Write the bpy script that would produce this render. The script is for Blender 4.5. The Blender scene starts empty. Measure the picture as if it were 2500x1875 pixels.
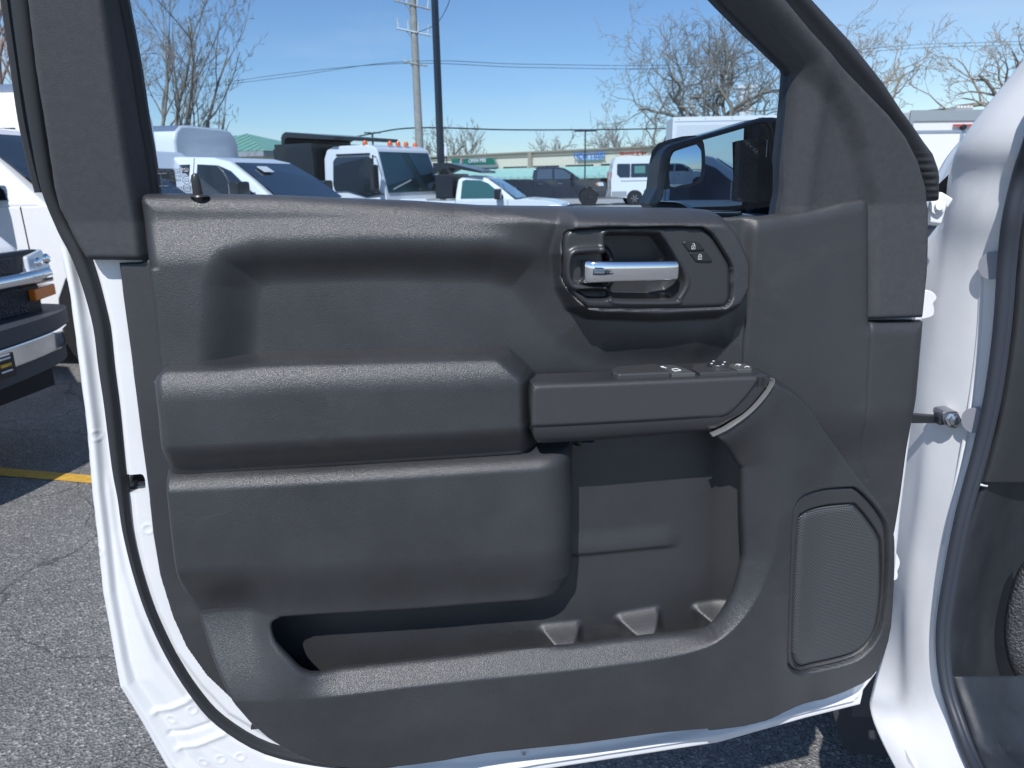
import bpy, math, random
import numpy as np
from mathutils import Vector, Matrix
R_ = math.radians
col = bpy.context.scene.collection
scene = bpy.context.scene

# ------------------------------------------------------------------ camera
FPX = 1805.0                      # focal length in photo pixels (2500 wide)
CAM = np.array([0.0, 0.0, 1.5])
PITCH = R_(15.6); ROLL = R_(0.9)
F_ = np.array([0, math.cos(PITCH), -math.sin(PITCH)])
U0 = np.array([0, math.sin(PITCH), math.cos(PITCH)])
R0 = np.array([1.0, 0, 0])
CR = R0*math.cos(ROLL) - U0*math.sin(ROLL)
CU = U0*math.cos(ROLL) + R0*math.sin(ROLL)
cd = bpy.data.cameras.new('camera'); cam = bpy.data.objects.new('camera', cd); col.objects.link(cam)
M = Matrix.Identity(4)
for i in range(3):
    M[i][0] = CR[i]; M[i][1] = CU[i]; M[i][2] = -F_[i]; M[i][3] = CAM[i]
cam.matrix_world = M
cd.sensor_width = 36; cd.lens = FPX/2500*36
cd.clip_start = 0.02; cd.clip_end = 2000
cd.dof.use_dof = True; cd.dof.focus_distance = 1.12; cd.dof.aperture_fstop = 11
scene.camera = cam

# ------------------------------------------------------------------ light
# the sun stands behind the camera, high to the left
SUN = Vector((0.31, 1.0, -1.15)).normalized()     # direction light travels
sl = bpy.data.lights.new('sun', 'SUN'); sun = bpy.data.objects.new('sun', sl); col.objects.link(sun)
sl.energy = 4.1; sl.angle = R_(0.55); sl.color = (1.0, 0.98, 0.95)
sun.rotation_euler = SUN.to_track_quat('-Z', 'Y').to_euler()
sun.location = (-5, -9, 12)
w = bpy.data.worlds.new("World"); scene.world = w; w.use_nodes = True
nt = w.node_tree; nt.nodes.clear()
sky = nt.nodes.new('ShaderNodeTexSky'); sky.sky_type = 'NISHITA'; sky.sun_disc = False
sky.sun_elevation = math.asin(-SUN.z)
sky.sun_rotation = math.atan2(-SUN.x, -SUN.y)
sky.altitude = 200; sky.air_density = 1.0; sky.dust_density = 0.2; sky.ozone_density = 5.0
bg = nt.nodes.new('ShaderNodeBackground'); bg.inputs[1].default_value = 0.12
wo = nt.nodes.new('ShaderNodeOutputWorld')
# a few thin clouds low in the sky
tc = nt.nodes.new('ShaderNodeTexCoord'); mp = nt.nodes.new('ShaderNodeMapping'); mp.inputs['Scale'].default_value = (1.2, 1.2, 7)
no = nt.nodes.new('ShaderNodeTexNoise'); no.inputs['Scale'].default_value = 2.4; no.inputs['Detail'].default_value = 7
cr = nt.nodes.new('ShaderNodeValToRGB'); cr.color_ramp.elements[0].position = 0.52; cr.color_ramp.elements[1].position = 0.80
sep = nt.nodes.new('ShaderNodeSeparateXYZ'); mr = nt.nodes.new('ShaderNodeMapRange')
mr.inputs[1].default_value = 0.02; mr.inputs[2].default_value = 0.28; mr.inputs[3].default_value = 0.55; mr.inputs[4].default_value = 0.0
mu = nt.nodes.new('ShaderNodeMath'); mu.operation = 'MULTIPLY'
mx = nt.nodes.new('ShaderNodeMixRGB'); mx.inputs[2].default_value = (6.2, 6.6, 7.4, 1)
nt.links.new(tc.outputs['Generated'], mp.inputs[0]); nt.links.new(mp.outputs[0], no.inputs[0]); nt.links.new(no.outputs[0], cr.inputs[0])
nt.links.new(tc.outputs['Generated'], sep.inputs[0]); nt.links.new(sep.outputs[2], mr.inputs[0])
nt.links.new(cr.outputs[0], mu.inputs[0]); nt.links.new(mr.outputs[0], mu.inputs[1]); nt.links.new(mu.outputs[0], mx.inputs[0])
nt.links.new(sky.outputs[0], mx.inputs[1]); nt.links.new(mx.outputs[0], bg.inputs[0]); nt.links.new(bg.outputs[0], wo.inputs[0])
scene.view_settings.view_transform = 'Standard'; scene.view_settings.look = 'None'
scene.view_settings.exposure = 0.10; scene.view_settings.gamma = 1
scene.render.engine = 'CYCLES'

# ------------------------------------------------------------------ materials
MATS = {}
def mat(name, color, rough=0.5, metal=0.0, grain=None, coat=0.0, spec=0.5, vary=None, alpha=None, emit=None, coat_rough=0.03):
    """grain=(scale, strength, distance[, kind]);  vary=(scale, amount)"""
    if name in MATS: return MATS[name]
    m = bpy.data.materials.new(name); m.use_nodes = True; t = m.node_tree; b = t.nodes['Principled BSDF']
    b.inputs['Base Color'].default_value = (*color, 1); b.inputs['Roughness'].default_value = rough
    b.inputs['Metallic'].default_value = metal; b.inputs['Specular IOR Level'].default_value = spec
    b.inputs['Coat Weight'].default_value = coat; b.inputs['Coat Roughness'].default_value = coat_rough
    c = t.nodes.new('ShaderNodeTexCoord')
    if grain:
        kind = grain[3] if len(grain) > 3 else 'noise'
        bp = t.nodes.new('ShaderNodeBump'); bp.inputs['Strength'].default_value = grain[1]; bp.inputs['Distance'].default_value = grain[2]
        if kind == 'voronoi':
            n = t.nodes.new('ShaderNodeTexVoronoi'); n.inputs['Scale'].default_value = grain[0]; n.distance = 'EUCLIDEAN'
            n2 = t.nodes.new('ShaderNodeTexNoise'); n2.inputs['Scale'].default_value = grain[0]*1.3; n2.inputs['Detail'].default_value = 3
            ad = t.nodes.new('ShaderNodeMath'); ad.operation = 'ADD'
            t.links.new(c.outputs['Object'], n.inputs[0]); t.links.new(c.outputs['Object'], n2.inputs[0])
            t.links.new(n.outputs['Distance'], ad.inputs[0]); t.links.new(n2.outputs[0], ad.inputs[1]); t.links.new(ad.outputs[0], bp.inputs['Height'])
        else:
            n = t.nodes.new('ShaderNodeTexNoise'); n.inputs['Scale'].default_value = grain[0]; n.inputs['Detail'].default_value = 4
            t.links.new(c.outputs['Object'], n.inputs[0]); t.links.new(n.outputs[0], bp.inputs['Height'])
        t.links.new(bp.outputs[0], b.inputs['Normal'])
    if vary:
        n = t.nodes.new('ShaderNodeTexNoise'); n.inputs['Scale'].default_value = vary[0]; n.inputs['Detail'].default_value = 6; n.inputs['Roughness'].default_value = 0.65
        t.links.new(c.outputs['Object'], n.inputs[0])
        mr = t.nodes.new('ShaderNodeMapRange'); mr.inputs[1].default_value = 0.3; mr.inputs[2].default_value = 0.7
        mr.inputs[3].default_value = 1-vary[1]; mr.inputs[4].default_value = 1+vary[1]
        t.links.new(n.outputs[0], mr.inputs[0])
        mm = t.nodes.new('ShaderNodeMixRGB'); mm.blend_type = 'MULTIPLY'; mm.inputs[0].default_value = 1; mm.inputs[1].default_value = (*color, 1)
        t.links.new(mr.outputs[0], mm.inputs[2]); t.links.new(mm.outputs[0], b.inputs['Base Color'])
        mr2 = t.nodes.new('ShaderNodeMapRange'); mr2.inputs[1].default_value = 0.3; mr2.inputs[2].default_value = 0.7
        mr2.inputs[3].default_value = max(0, rough-vary[1]*0.25); mr2.inputs[4].default_value = min(1, rough+vary[1]*0.25)
        t.links.new(n.outputs[0], mr2.inputs[0]); t.links.new(mr2.outputs[0], b.inputs['Roughness'])
    if emit: b.inputs['Emission Color'].default_value = (*emit, 1); b.inputs['Emission Strength'].default_value = 1
    MATS[name] = m; return m

def glassmat(name, tint, gloss=1.0, base=0.0, rough=0.0, dark=None):
    """thin pane: tinted see-through mixed with a mirror reflection by Fresnel"""
    if name in MATS: return MATS[name]
    m = bpy.data.materials.new(name); m.use_nodes = True; t = m.node_tree; t.nodes.clear()
    o = t.nodes.new('ShaderNodeOutputMaterial'); tr = t.nodes.new('ShaderNodeBsdfTransparent'); tr.inputs[0].default_value = (*tint, 1)
    g = t.nodes.new('ShaderNodeBsdfGlossy'); g.inputs['Roughness'].default_value = rough
    f = t.nodes.new('ShaderNodeFresnel'); f.inputs[0].default_value = 1.5
    mu = t.nodes.new('ShaderNodeMath'); mu.operation = 'MULTIPLY_ADD'; mu.inputs[1].default_value = gloss; mu.inputs[2].default_value = base; mu.use_clamp = True
    mx = t.nodes.new('ShaderNodeMixShader')
    t.links.new(f.outputs[0], mu.inputs[0]); t.links.new(mu.outputs[0], mx.inputs[0]); t.links.new(tr.outputs[0], mx.inputs[1]); t.links.new(g.outputs[0], mx.inputs[2])
    t.links.new(mx.outputs[0], o.inputs[0]); MATS[name] = m; return m

PLAS = mat('charcoal_grained_plastic', (0.034, 0.035, 0.039), 0.385, grain=(900, 0.48, 0.0007, 'voronoi'), spec=0.85, vary=(7, 0.20))
PLAS2 = mat('charcoal_fine_plastic', (0.037, 0.038, 0.042), 0.41, grain=(1100, 0.35, 0.0006, 'voronoi'), spec=0.70, vary=(7, 0.12))
PLASB = mat('smooth_black_plastic', (0.036, 0.037, 0.041), 0.35, grain=(1500, 0.15, 0.0004), spec=0.5)
FAB = mat('knitted_pillar_cover', (0.058, 0.060, 0.068), 0.70, grain=(900, 0.5, 0.0010), spec=0.35, vary=(120, 0.12))
RUB = mat('black_rubber_seal', (0.030, 0.032, 0.038), 0.62, grain=(500, 0.2, 0.0008), spec=0.4)
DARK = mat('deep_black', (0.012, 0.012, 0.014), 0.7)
PADM = mat('pull_pad_fine_mesh', (0.048, 0.048, 0.053), 0.44, grain=(1300, 0.4, 0.0006, 'voronoi'), spec=0.45)
WHITE = mat('white_body_paint', (0.80, 0.81, 0.82), 0.32, coat=0.5, spec=0.45, vary=(30, 0.02))
WHITEIN = mat('white_jamb_paint', (0.78, 0.79, 0.81), 0.30, coat=0.4, spec=0.45, vary=(14, 0.03))
CHROME = mat('chrome', (0.86, 0.87, 0.90), 0.07, metal=1.0)
BRUSH = mat('satin_metal', (0.62, 0.63, 0.66), 0.22, metal=1.0)
STEEL = mat('steel_bolt', (0.45, 0.45, 0.47), 0.35, metal=1.0)
TYRE = mat('tyre_rubber', (0.022, 0.022, 0.024), 0.75, grain=(60, 0.4, 0.01))
WGLY = mat('white_print', (0.75, 0.76, 0.76), 0.6)
BGLY = mat('grey_print', (0.10, 0.11, 0.13), 0.6)
BLKPAINT = mat('black_car_paint', (0.030, 0.036, 0.052), 0.12, coat=1.0)
PANE = glassmat('window_pane', (0.68, 0.80, 0.92), 0.75)
CARGL = mat('tinted_car_glass', (0.015, 0.022, 0.028), 0.04, spec=0.9, coat=0.6)
LAMP = mat('clear_lamp', (0.70, 0.73, 0.78), 0.15, metal=0.2, coat=1.0)
AMBER = mat('amber_lens', (0.85, 0.22, 0.02), 0.22, coat=0.8)
REDL = mat('red_lens', (0.45, 0.02, 0.02), 0.25, coat=0.6)

def dust(m, scale, lo, hi, colr, amt, stretch=(1, 1, 1)):
    """dry dust and rub marks lying on a surface, in patches with a shape of their own"""
    t = m.node_tree; b = t.nodes['Principled BSDF']; c = t.nodes.new('ShaderNodeTexCoord'); mp = t.nodes.new('ShaderNodeMapping'); mp.inputs['Scale'].default_value = stretch; mp.inputs['Rotation'].default_value = (0, .6, 0)
    n = t.nodes.new('ShaderNodeTexNoise'); n.inputs['Scale'].default_value = scale; n.inputs['Detail'].default_value = 9; n.inputs['Roughness'].default_value = .7; n.inputs['Distortion'].default_value = .8
    r = t.nodes.new('ShaderNodeMapRange'); r.inputs[1].default_value = lo; r.inputs[2].default_value = hi; r.inputs[3].default_value = 0; r.inputs[4].default_value = amt
    x = t.nodes.new('ShaderNodeMixRGB'); x.inputs[2].default_value = (*colr, 1)
    src = b.inputs['Base Color'].links[0].from_socket if b.inputs['Base Color'].links else None
    if src: t.links.new(src, x.inputs[1])
    else: x.inputs[1].default_value = b.inputs['Base Color'].default_value
    t.links.new(c.outputs['Object'], mp.inputs[0]); t.links.new(mp.outputs[0], n.inputs[0]); t.links.new(n.outputs[0], r.inputs[0]); t.links.new(r.outputs[0], x.inputs[0]); t.links.new(x.outputs[0], b.inputs['Base Color'])
dust(PLAS, 3.2, .60, .80, (.13,.125,.115), .35, (1, 1, 2.5)); dust(PLAS2, 4.0, .56, .80, (.12,.12,.11), .30, (1, 1, 2.5))

# ------------------------------------------------------------------ object helpers
def wmat(o):
    W = o.matrix_basis.copy()
    if o.parent: W = wmat(o.parent) @ o.matrix_parent_inverse @ W
    return W
def link(o, parent=None, world=False):
    col.objects.link(o)
    if parent is not None:
        o.parent = parent
        if world: o.matrix_parent_inverse = wmat(parent).inverted()
    return o
def tag(o, label=None, cat=None, group=None, kind=None):
    if label: o['label'] = label
    if cat: o['category'] = cat
    if group: o['group'] = group
    if kind: o['kind'] = kind
    return o
def thing(name, label, cat, loc=(0, 0, 0), rz=0, group=None, scale=1):
    o = bpy.data.objects.new(name, None); col.objects.link(o); o.location = loc; o.rotation_euler = (0, 0, rz)
    o.scale = (scale,)*3; o.empty_display_size = 0.2
    o.matrix_basis = Matrix.Translation(Vector(loc)) @ Matrix.Rotation(rz, 4, 'Z') @ Matrix.Scale(scale, 4)
    return tag(o, label, cat, group)
def copy_tree(o, parent=None):
    c = o.copy(); col.objects.link(c); c.parent = parent
    for ch in [x for x in list(bpy.data.objects) if x.parent == o]: copy_tree(ch, c)
    return c

class MB:
    def __init__(s): s.v = []; s.f = []; s.fm = []; s.m = 0
    def add(s, vs, fs):
        n = len(s.v); s.v += [tuple(map(float, p)) for p in vs]; s.f += [tuple(n+i for i in f) for f in fs]; s.fm += [s.m]*len(fs); return s
    def box(s, a, b):
        x0, y0, z0 = a; x1, y1, z1 = b
        return s.add([(x0,y0,z0),(x1,y0,z0),(x1,y1,z0),(x0,y1,z0),(x0,y0,z1),(x1,y0,z1),(x1,y1,z1),(x0,y1,z1)],
                     [(3,2,1,0),(4,5,6,7),(0,1,5,4),(1,2,6,5),(2,3,7,6),(3,0,4,7)])
    def hexa(s, p):      # 8 points, bottom ring then top ring
        return s.add(p, [(3,2,1,0),(4,5,6,7),(0,1,5,4),(1,2,6,5),(2,3,7,6),(3,0,4,7)])
    def tube(s, path, r, n=8, cap=True):
        path = [np.array(p, float) for p in path]; k = len(path)
        rr = r if hasattr(r, '__len__') else [r]*k
        vs = []; up = None
        for i, p in enumerate(path):
            d = path[min(i+1, k-1)] - path[max(i-1, 0)]; d = d/(np.linalg.norm(d)+1e-12)
            if up is None: up = np.array([0, 0, 1.0]) if abs(d[2]) < 0.9 else np.array([1.0, 0, 0])
            a = np.cross(d, up); a /= np.linalg.norm(a)+1e-12; b = np.cross(a, d); up = b
            for j in range(n):
                t = 2*math.pi*j/n; vs.append(p + rr[i]*(a*math.cos(t) + b*math.sin(t)))
        fs = [(i*n+j, i*n+(j+1) % n, (i+1)*n+(j+1) % n, (i+1)*n+j) for i in range(k-1) for j in range(n)]
        if cap: fs += [tuple(range(n))[::-1], tuple((k-1)*n+j for j in range(n))]
        return s.add(vs, fs)
    def prism(s, poly, vec):   # polygon of 3-D points swept by vec
        n = len(poly); vec = np.array(vec, float)
        vs = [np.array(p, float) for p in poly]; vs += [p+vec for p in vs]
        return s.add(vs, [tuple(range(n))[::-1], tuple(range(n, 2*n))] + [(i, (i+1) % n, n+(i+1) % n, n+i) for i in range(n)])
    def poly(s, pts): return s.add(pts, [tuple(range(len(pts)))])
    def lathe(s, prof, c, ax, n=24):   # prof [(r, along)], centre, axis
        ax = np.array(ax, float); ax /= np.linalg.norm(ax); t = np.array([0, 0, 1.0]) if abs(ax[2]) < 0.9 else np.array([1.0, 0, 0])
        a = np.cross(ax, t); a /= np.linalg.norm(a); b = np.cross(ax, a); c = np.array(c, float)
        vs = [c+ax*h+r*(a*math.cos(2*math.pi*j/n)+b*math.sin(2*math.pi*j/n)) for r, h in prof for j in range(n)]
        k = len(prof)
        fs = [(i*n+j, i*n+(j+1) % n, (i+1)*n+(j+1) % n, (i+1)*n+j) for i in range(k-1) for j in range(n)]
        fs += [tuple(range(n))[::-1], tuple((k-1)*n+j for j in range(n))]
        return s.add(vs, fs)
    def build(s, name, m, parent=None, world=False, smooth=False, bevel=0, seg=2, angle=40):
        me = bpy.data.meshes.new(name); me.from_pydata(s.v, [], s.f); me.update()
        for mm in (m if isinstance(m, (list, tuple)) else [m]): me.materials.append(mm)
        if len(me.materials) > 1: me.polygons.foreach_set('material_index', s.fm)
        o = bpy.data.objects.new(name, me); link(o, parent, world)
        if bevel:
            b = o.modifiers.new('bevel', 'BEVEL'); b.width = bevel; b.segments = seg; b.limit_method = 'ANGLE'; b.angle_limit = R_(30); b.harden_normals = True
        if smooth or bevel:
            me.polygons.foreach_set('use_smooth', [True]*len(me.polygons))
            if not bevel:
                try: me.set_sharp_from_angle(angle=R_(angle))
                except Exception: pass
        return o

# ------------------------------------------------------------------ photo rays -> places
def ray(px, py):
    return F_ + CR*((px-1250)/FPX) - CU*((py-937.5)/FPX)
def at(px, py, Y):
    d = ray(px, py); return CAM + d*(Y/d[1])
def gnd(px, py, z=0.0):
    d = ray(px, py); return CAM + d*((z-CAM[2])/d[2])
def zat(py, px, Y): return at(px, py, Y)[2]

# the open door: an upright plane that recedes to the right, leaning inwards above the belt line
TH = R_(9.0); YD = 1.02; ZB = 1.455; KT = 0.16
E_ = np.array([math.cos(TH), math.sin(TH), 0]); N_ = np.array([math.sin(TH), -math.cos(TH), 0]); O_ = np.array([0, YD, 0]); Z_ = np.array([0, 0, 1.0])
def uz(px, py, h=0.0):
    d = ray(px, py); t = ((O_-CAM)@N_ + h)/(d@N_); P = CAM+t*d
    if P[2] > ZB:
        t = ((O_-CAM)@N_ + h + KT*(CAM[2]-ZB))/(d@N_ - KT*d[2]); P = CAM+t*d
    return np.array([(P-O_)@E_, P[2]])
def DP(u, z, h):
    u = np.asarray(u, float); z = np.asarray(z, float); h = np.asarray(h, float)
    hh = h + KT*np.maximum(0, z-ZB)
    return O_ + u[..., None]*E_ + z[..., None]*Z_ + hh[..., None]*N_
def dpt(px, py, h=0.0, h2=None):
    a = uz(px, py, h); return DP(a[0], a[1], h if h2 is None else h2)
def tr(pts, h=0.0, s=1.0):       # traced outline -> door plane; a point may carry its own height
    return np.array([uz(p[0]*s, p[1]*s, p[2] if len(p) > 2 else h) for p in pts])
S2 = 2500/2212.0

def smooth_poly(p, closed=True, n=4):   # Catmull-Rom
    p = np.array(p, float); k = len(p); out = []
    rng = range(k) if closed else range(k-1)
    for i in rng:
        if closed: a, b, c, d = p[(i-1) % k], p[i], p[(i+1) % k], p[(i+2) % k]
        else: a, b, c, d = p[max(i-1, 0)], p[i], p[i+1], p[min(i+2, k-1)]
        for j in range(n):
            t = j/n; out.append(0.5*((2*b)+(-a+c)*t+(2*a-5*b+4*c-d)*t*t+(-a+3*b-3*c+d)*t**3))
    if not closed: out.append(p[-1])
    return np.array(out)
def near(U, Z, poly, closed=True):
    """distance and nearest point from grid points to a polyline"""
    P = np.asarray(poly); Q = np.roll(P, -1, 0) if closed else P[1:]; P = P if closed else P[:-1]
    best = np.full(U.shape, 1e9); nx = np.zeros(U.shape); nz = np.zeros(U.shape)
    for (ax, az), (bx, bz) in zip(P, Q):
        dx, dz = bx-ax, bz-az; L = dx*dx+dz*dz+1e-18
        t = np.clip(((U-ax)*dx+(Z-az)*dz)/L, 0, 1); x = ax+t*dx; z = az+t*dz
        d = (U-x)**2+(Z-z)**2; m = d < best
        best = np.where(m, d, best); nx = np.where(m, x, nx); nz = np.where(m, z, nz)
    return np.sqrt(best), nx, nz
def inside(U, Z, poly):
    P = np.asarray(poly); Q = np.roll(P, -1, 0); c = np.zeros(U.shape, bool)
    for (ax, az), (bx, bz) in zip(P, Q):
        if az == bz: continue
        c ^= ((az > Z) != (bz > Z)) & (U < (bx-ax)*(Z-az)/(bz-az)+ax)
    return c
def sdf(U, Z, poly):             # positive inside
    d, _, _ = near(U, Z, poly); return np.where(inside(U, Z, poly), d, -d)
def dist(U, Z, line): return near(U, Z, line, False)[0]
def rnd(t): t = np.clip(t, 0, 1); return np.sqrt(np.maximum(0, 1-(1-t)**2))
def sm(t): t = np.clip(t, 0, 1); return t*t*(3-2*t)

def relief(name, outline, hf, step, m, parent, holes=(), skirt=0.03, place=DP, hole_skirt=0.1):
    """a moulded panel: a fine sheet cut exactly along its outline, raised by hf(u, z), with a turned-back rim"""
    lo = outline.min(0)-step; hi = outline.max(0)+step
    us = np.arange(lo[0], hi[0]+step, step); zs = np.arange(lo[1], hi[1]+step, step)
    U, Z = np.meshgrid(us, zs); nz_, nu = U.shape
    ins = inside(U, Z, outline)
    for hpoly in holes: ins &= ~inside(U, Z, hpoly)
    cell = ins[:-1, :-1] | ins[1:, :-1] | ins[:-1, 1:] | ins[1:, 1:]
    need = np.zeros(U.shape, bool)
    need[:-1, :-1] |= cell; need[1:, :-1] |= cell; need[:-1, 1:] |= cell; need[1:, 1:] |= cell
    out = need & ~ins
    uo, zo = U[out], Z[out]; bd = np.full(uo.shape, 1e9); bx = uo.copy(); bz = zo.copy()
    for pl in [outline]+list(holes):
        d, x, z = near(uo, zo, pl); k = d < bd; bd = np.where(k, d, bd); bx = np.where(k, x, bx); bz = np.where(k, z, bz)
    U = U.copy(); Z = Z.copy(); U[out] = bx; Z[out] = bz
    idx = -np.ones(U.shape, int); idx[need] = np.arange(need.sum())
    u, z = U[need], Z[need]; h = hf(u, z); V = place(u, z, h)
    ii, jj = np.nonzero(cell)
    Fq = np.stack([idx[ii, jj], idx[ii, jj+1], idx[ii+1, jj+1], idx[ii+1, jj]], 1)
    # rim: cell edges used once
    E = np.concatenate([Fq[:, [0, 1]], Fq[:, [1, 2]], Fq[:, [2, 3]], Fq[:, [3, 0]]]); key = np.sort(E, 1); kk = key[:, 0].astype(np.int64)*10**7+key[:, 1]
    _, first, cnt = np.unique(kk, return_index=True, return_counts=True); B = E[first[cnt == 1]]
    n = len(V)
    if skirt:
        bv = np.unique(B); mp = -np.ones(n, int); mp[bv] = np.arange(len(bv))
        top = V[bv]; sk_ = np.full(len(bv), skirt)
        for hp in holes: sk_ = np.where(near(u[bv], z[bv], hp)[0] < 1e-4, min(skirt, hole_skirt), sk_)
        bot = place(u[bv], z[bv], h[bv]-sk_)
        a, b = mp[B[:, 0]], mp[B[:, 1]]; k = len(bv)
        Fs = np.stack([n+b, n+a, n+k+a, n+k+b], 1); V = np.concatenate([V, top, bot]); Fq = np.concatenate([Fq, Fs])
    me = bpy.data.meshes.new(name); me.vertices.add(len(V)); me.vertices.foreach_set('co', V.astype(np.float32).ravel())
    me.loops.add(len(Fq)*4); me.polygons.add(len(Fq)); me.loops.foreach_set('vertex_index', Fq.astype(np.int32).ravel())
    me.polygons.foreach_set('loop_start', np.arange(0, len(Fq)*4, 4, dtype=np.int32)); me.polygons.foreach_set('loop_total', np.full(len(Fq), 4, dtype=np.int32))
    me.polygons.foreach_set('use_smooth', np.ones(len(Fq), bool)); me.update(calc_edges=True); me.validate()
    me.materials.append(m); o = bpy.data.objects.new(name, me); link(o, parent, True); return o

def sheet(name, rows, m, parent, n=5, skirt=None, world=True):
    """smooth surface through rows of world points"""
    P = np.array(rows, float)
    P = np.stack([smooth_poly(P[:, j], False, n) for j in range(P.shape[1])], 1)
    P = np.stack([smooth_poly(P[i], False, n) for i in range(P.shape[0])], 0)
    a, b = P.shape[:2]; mb = MB(); mb.v = [tuple(x) for x in P.reshape(-1, 3)]
    mb.f = [(i*b+j, i*b+j+1, (i+1)*b+j+1, (i+1)*b+j) for i in range(a-1) for j in range(b-1)]; mb.fm = [0]*len(mb.f)
    o = mb.build(name, m, parent, world, True, angle=80)
    sd = o.modifiers.new('thickness', 'SOLIDIFY'); sd.thickness = 0.003; sd.offset = 0
    return o
def text_mesh(name, body, size, m, parent, place_m, depth=0.0006, world=True, mirror=False, align='CENTER'):
    c = bpy.data.curves.new(name, 'FONT'); c.body = body; c.size = size; c.extrude = depth; c.align_x = align; c.align_y = 'CENTER'
    t = bpy.data.objects.new(name+'_tmp', c); col.objects.link(t)
    dg = bpy.context.evaluated_depsgraph_get(); me = bpy.data.meshes.new_from_object(t.evaluated_get(dg)); bpy.data.objects.remove(t); me.name = name
    if mirror: me.transform(Matrix.Scale(-1, 4, (1, 0, 0)))
    me.transform(place_m); me.materials.clear(); me.materials.append(m)
    o = bpy.data.objects.new(name, me); return link(o, parent, world)
def frame_m(o, x, y):            # matrix whose x/y axes lie on a surface
    x = np.array(x, float); x /= np.linalg.norm(x); y = np.array(y, float); y -= x*(x@y); y /= np.linalg.norm(y); z = np.cross(x, y)
    return Matrix([[x[0], y[0], z[0], o[0]], [x[1], y[1], z[1], o[1]], [x[2], y[2], z[2], o[2]], [0, 0, 0, 1]])
# ================================================================== THE TRUCK AND ITS OPEN DOOR
truck = thing('pickup_truck', 'white pickup truck filling the foreground, its driver door wide open', 'pickup truck', (0.9, 1.2, 0))
W = dict(parent=truck, world=True)
# ---- white inner door shell
shell_out = tr([(130,525),(147,600),(172,718),(192,874),(212,1031),(226,1200),(240,1322),(252,1444),(271,1546),(281,1607),(293,1672),(346,1758),(407,1867),(470,1960),(640,1985),(900,1955),(1310,1878),(1751,1810),(1961,1751),(2098,1717),
                (2106,1680),(2138,1638),(2172,1500),(2196,1250),(2232,960),(2256,700),(2256,560),(1900,540),(900,540),(330,540)], -0.025)
hem = tr([(160,560),(190,720),(211,874),(230,1031),(245,1200),(259,1322),(271,1444),(290,1546),(300,1607),(314,1668),(366,1750),(430,1860),(500,1935),(650,1955),(900,1925),(1310,1850),(1750,1786),(1955,1729),(2085,1695)], -0.022)
hem2 = tr([(182,610),(222,874),(243,1031),(258,1200),(273,1322),(286,1444),(304,1546),(317,1610),(333,1660),(386,1735),(455,1840),(520,1905),(660,1925),(900,1890),(1310,1815),(1750,1757),(1950,1700),(2070,1665)], -0.022)
dimp = tr([(420,1752),(473,1724),(498,1855),(542,1843),(589,1837),(241,1345),(366,1284),(236,1062)], -0.02)
fold = [tr(p, -0.02) for p in ([(378,1738),(470,1698)], [(438,1826),(560,1778)])]
dfold = tr([(415,1790),(520,1755)], -0.02); wig = tr([(455,1760),(520,1815),(600,1850),(640,1880)], -0.02)
sealc0 = tr([(182,600),(215,700),(240,800),(251,900),(265,1000),(281,1150),(292,1200),(303,1302),(327,1403),(361,1505),(409,1607),(470,1688),(540,1760),(660,1832),(800,1860),(930,1872),(1150,1858),(1500,1815),(1800,1755),(2050,1680)], -0.01)
def h_shell(u, z):
    d = sdf(u, z, shell_out); h = -0.025 + 0.006*rnd(d/0.006)
    h += 0.0045*np.exp(-(dist(u, z, hem)/0.006)**2) - 0.003*np.exp(-(dist(u, z, hem2)/0.004)**2)
    h += 0.008*sm((dist(u, z, hem2)-0.002)/0.03)*sm((d-0.016)/0.012)
    for c in dimp:
        r = np.hypot(u-c[0], z-c[1]); h += 0.0011*np.exp(-((r-0.0065)/0.0016)**2) - 0.0004*(r < 0.006)
    for f in fold: h += 0.0025*np.exp(-(dist(u, z, f)/0.005)**2)
    h -= 0.002*np.exp(-(dist(u, z, dfold)/0.004)**2)
    h += 0.0006*np.exp(-(dist(u, z, wig)/0.002)**2)
    ds = dist(u, z, sealc0); h -= 0.005*sm((0.02-ds)/0.01)
    return h
latch_hole = tr([(308,1156),(352,1152),(358,1165),(360,1192),(345,1199),(318,1201),(301,1202),(306,1182),(311,1172)], -0.018)
door = relief('door', shell_out, h_shell, 0.0022, WHITEIN, truck, holes=[latch_hole, tr([(480,700),(2000,700),(1960,1500),(700,1660),(480,1400)], -0.02)], skirt=0.07)
tag(door, 'open driver door: white steel shell with charcoal inner trim')
DW = dict(parent=door, world=True)
# outer skin of the door behind the trim
sk = smooth_poly(shell_out[::1], True, 1)
mb = MB(); ring = [DP(p[0], p[1], -0.095) for p in sk]; ring2 = [DP(p[0], p[1], -0.10) for p in sk]
n = len(ring); mb.v = [tuple(p) for p in ring+ring2]; mb.f = [tuple(range(n)), tuple(range(n, 2*n))[::-1]]+[(i, n+i, n+(i+1) % n, (i+1) % n) for i in range(n)]; mb.fm = [0]*len(mb.f)
mb.build('door_skin', WHITE, **DW)
# latch
mb = MB(); a = tr([(296,1145),(366,1143),(368,1212),(292,1214)], -0.055)
mb.poly([DP(p[0], p[1], -0.055) for p in a[::-1]]); mb.build('door_latch', PLASB, **DW)
mb = MB()
mb.tube([dpt(318,1200,-0.05), dpt(330,1188,-0.035), dpt(334,1172,-0.045)], 0.0022, 8)
mb.tube([dpt(303,1195,-0.03), dpt(358,1186,-0.03)], 0.0028, 8)
mb.tube([dpt(312,1160,-0.035), dpt(303,1190,-0.03)], 0.002, 6)
mb.build('latch_claw', mat('greased_dark_metal', (0.10,0.11,0.12), 0.25, metal=0.8), door, True, True)

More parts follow.
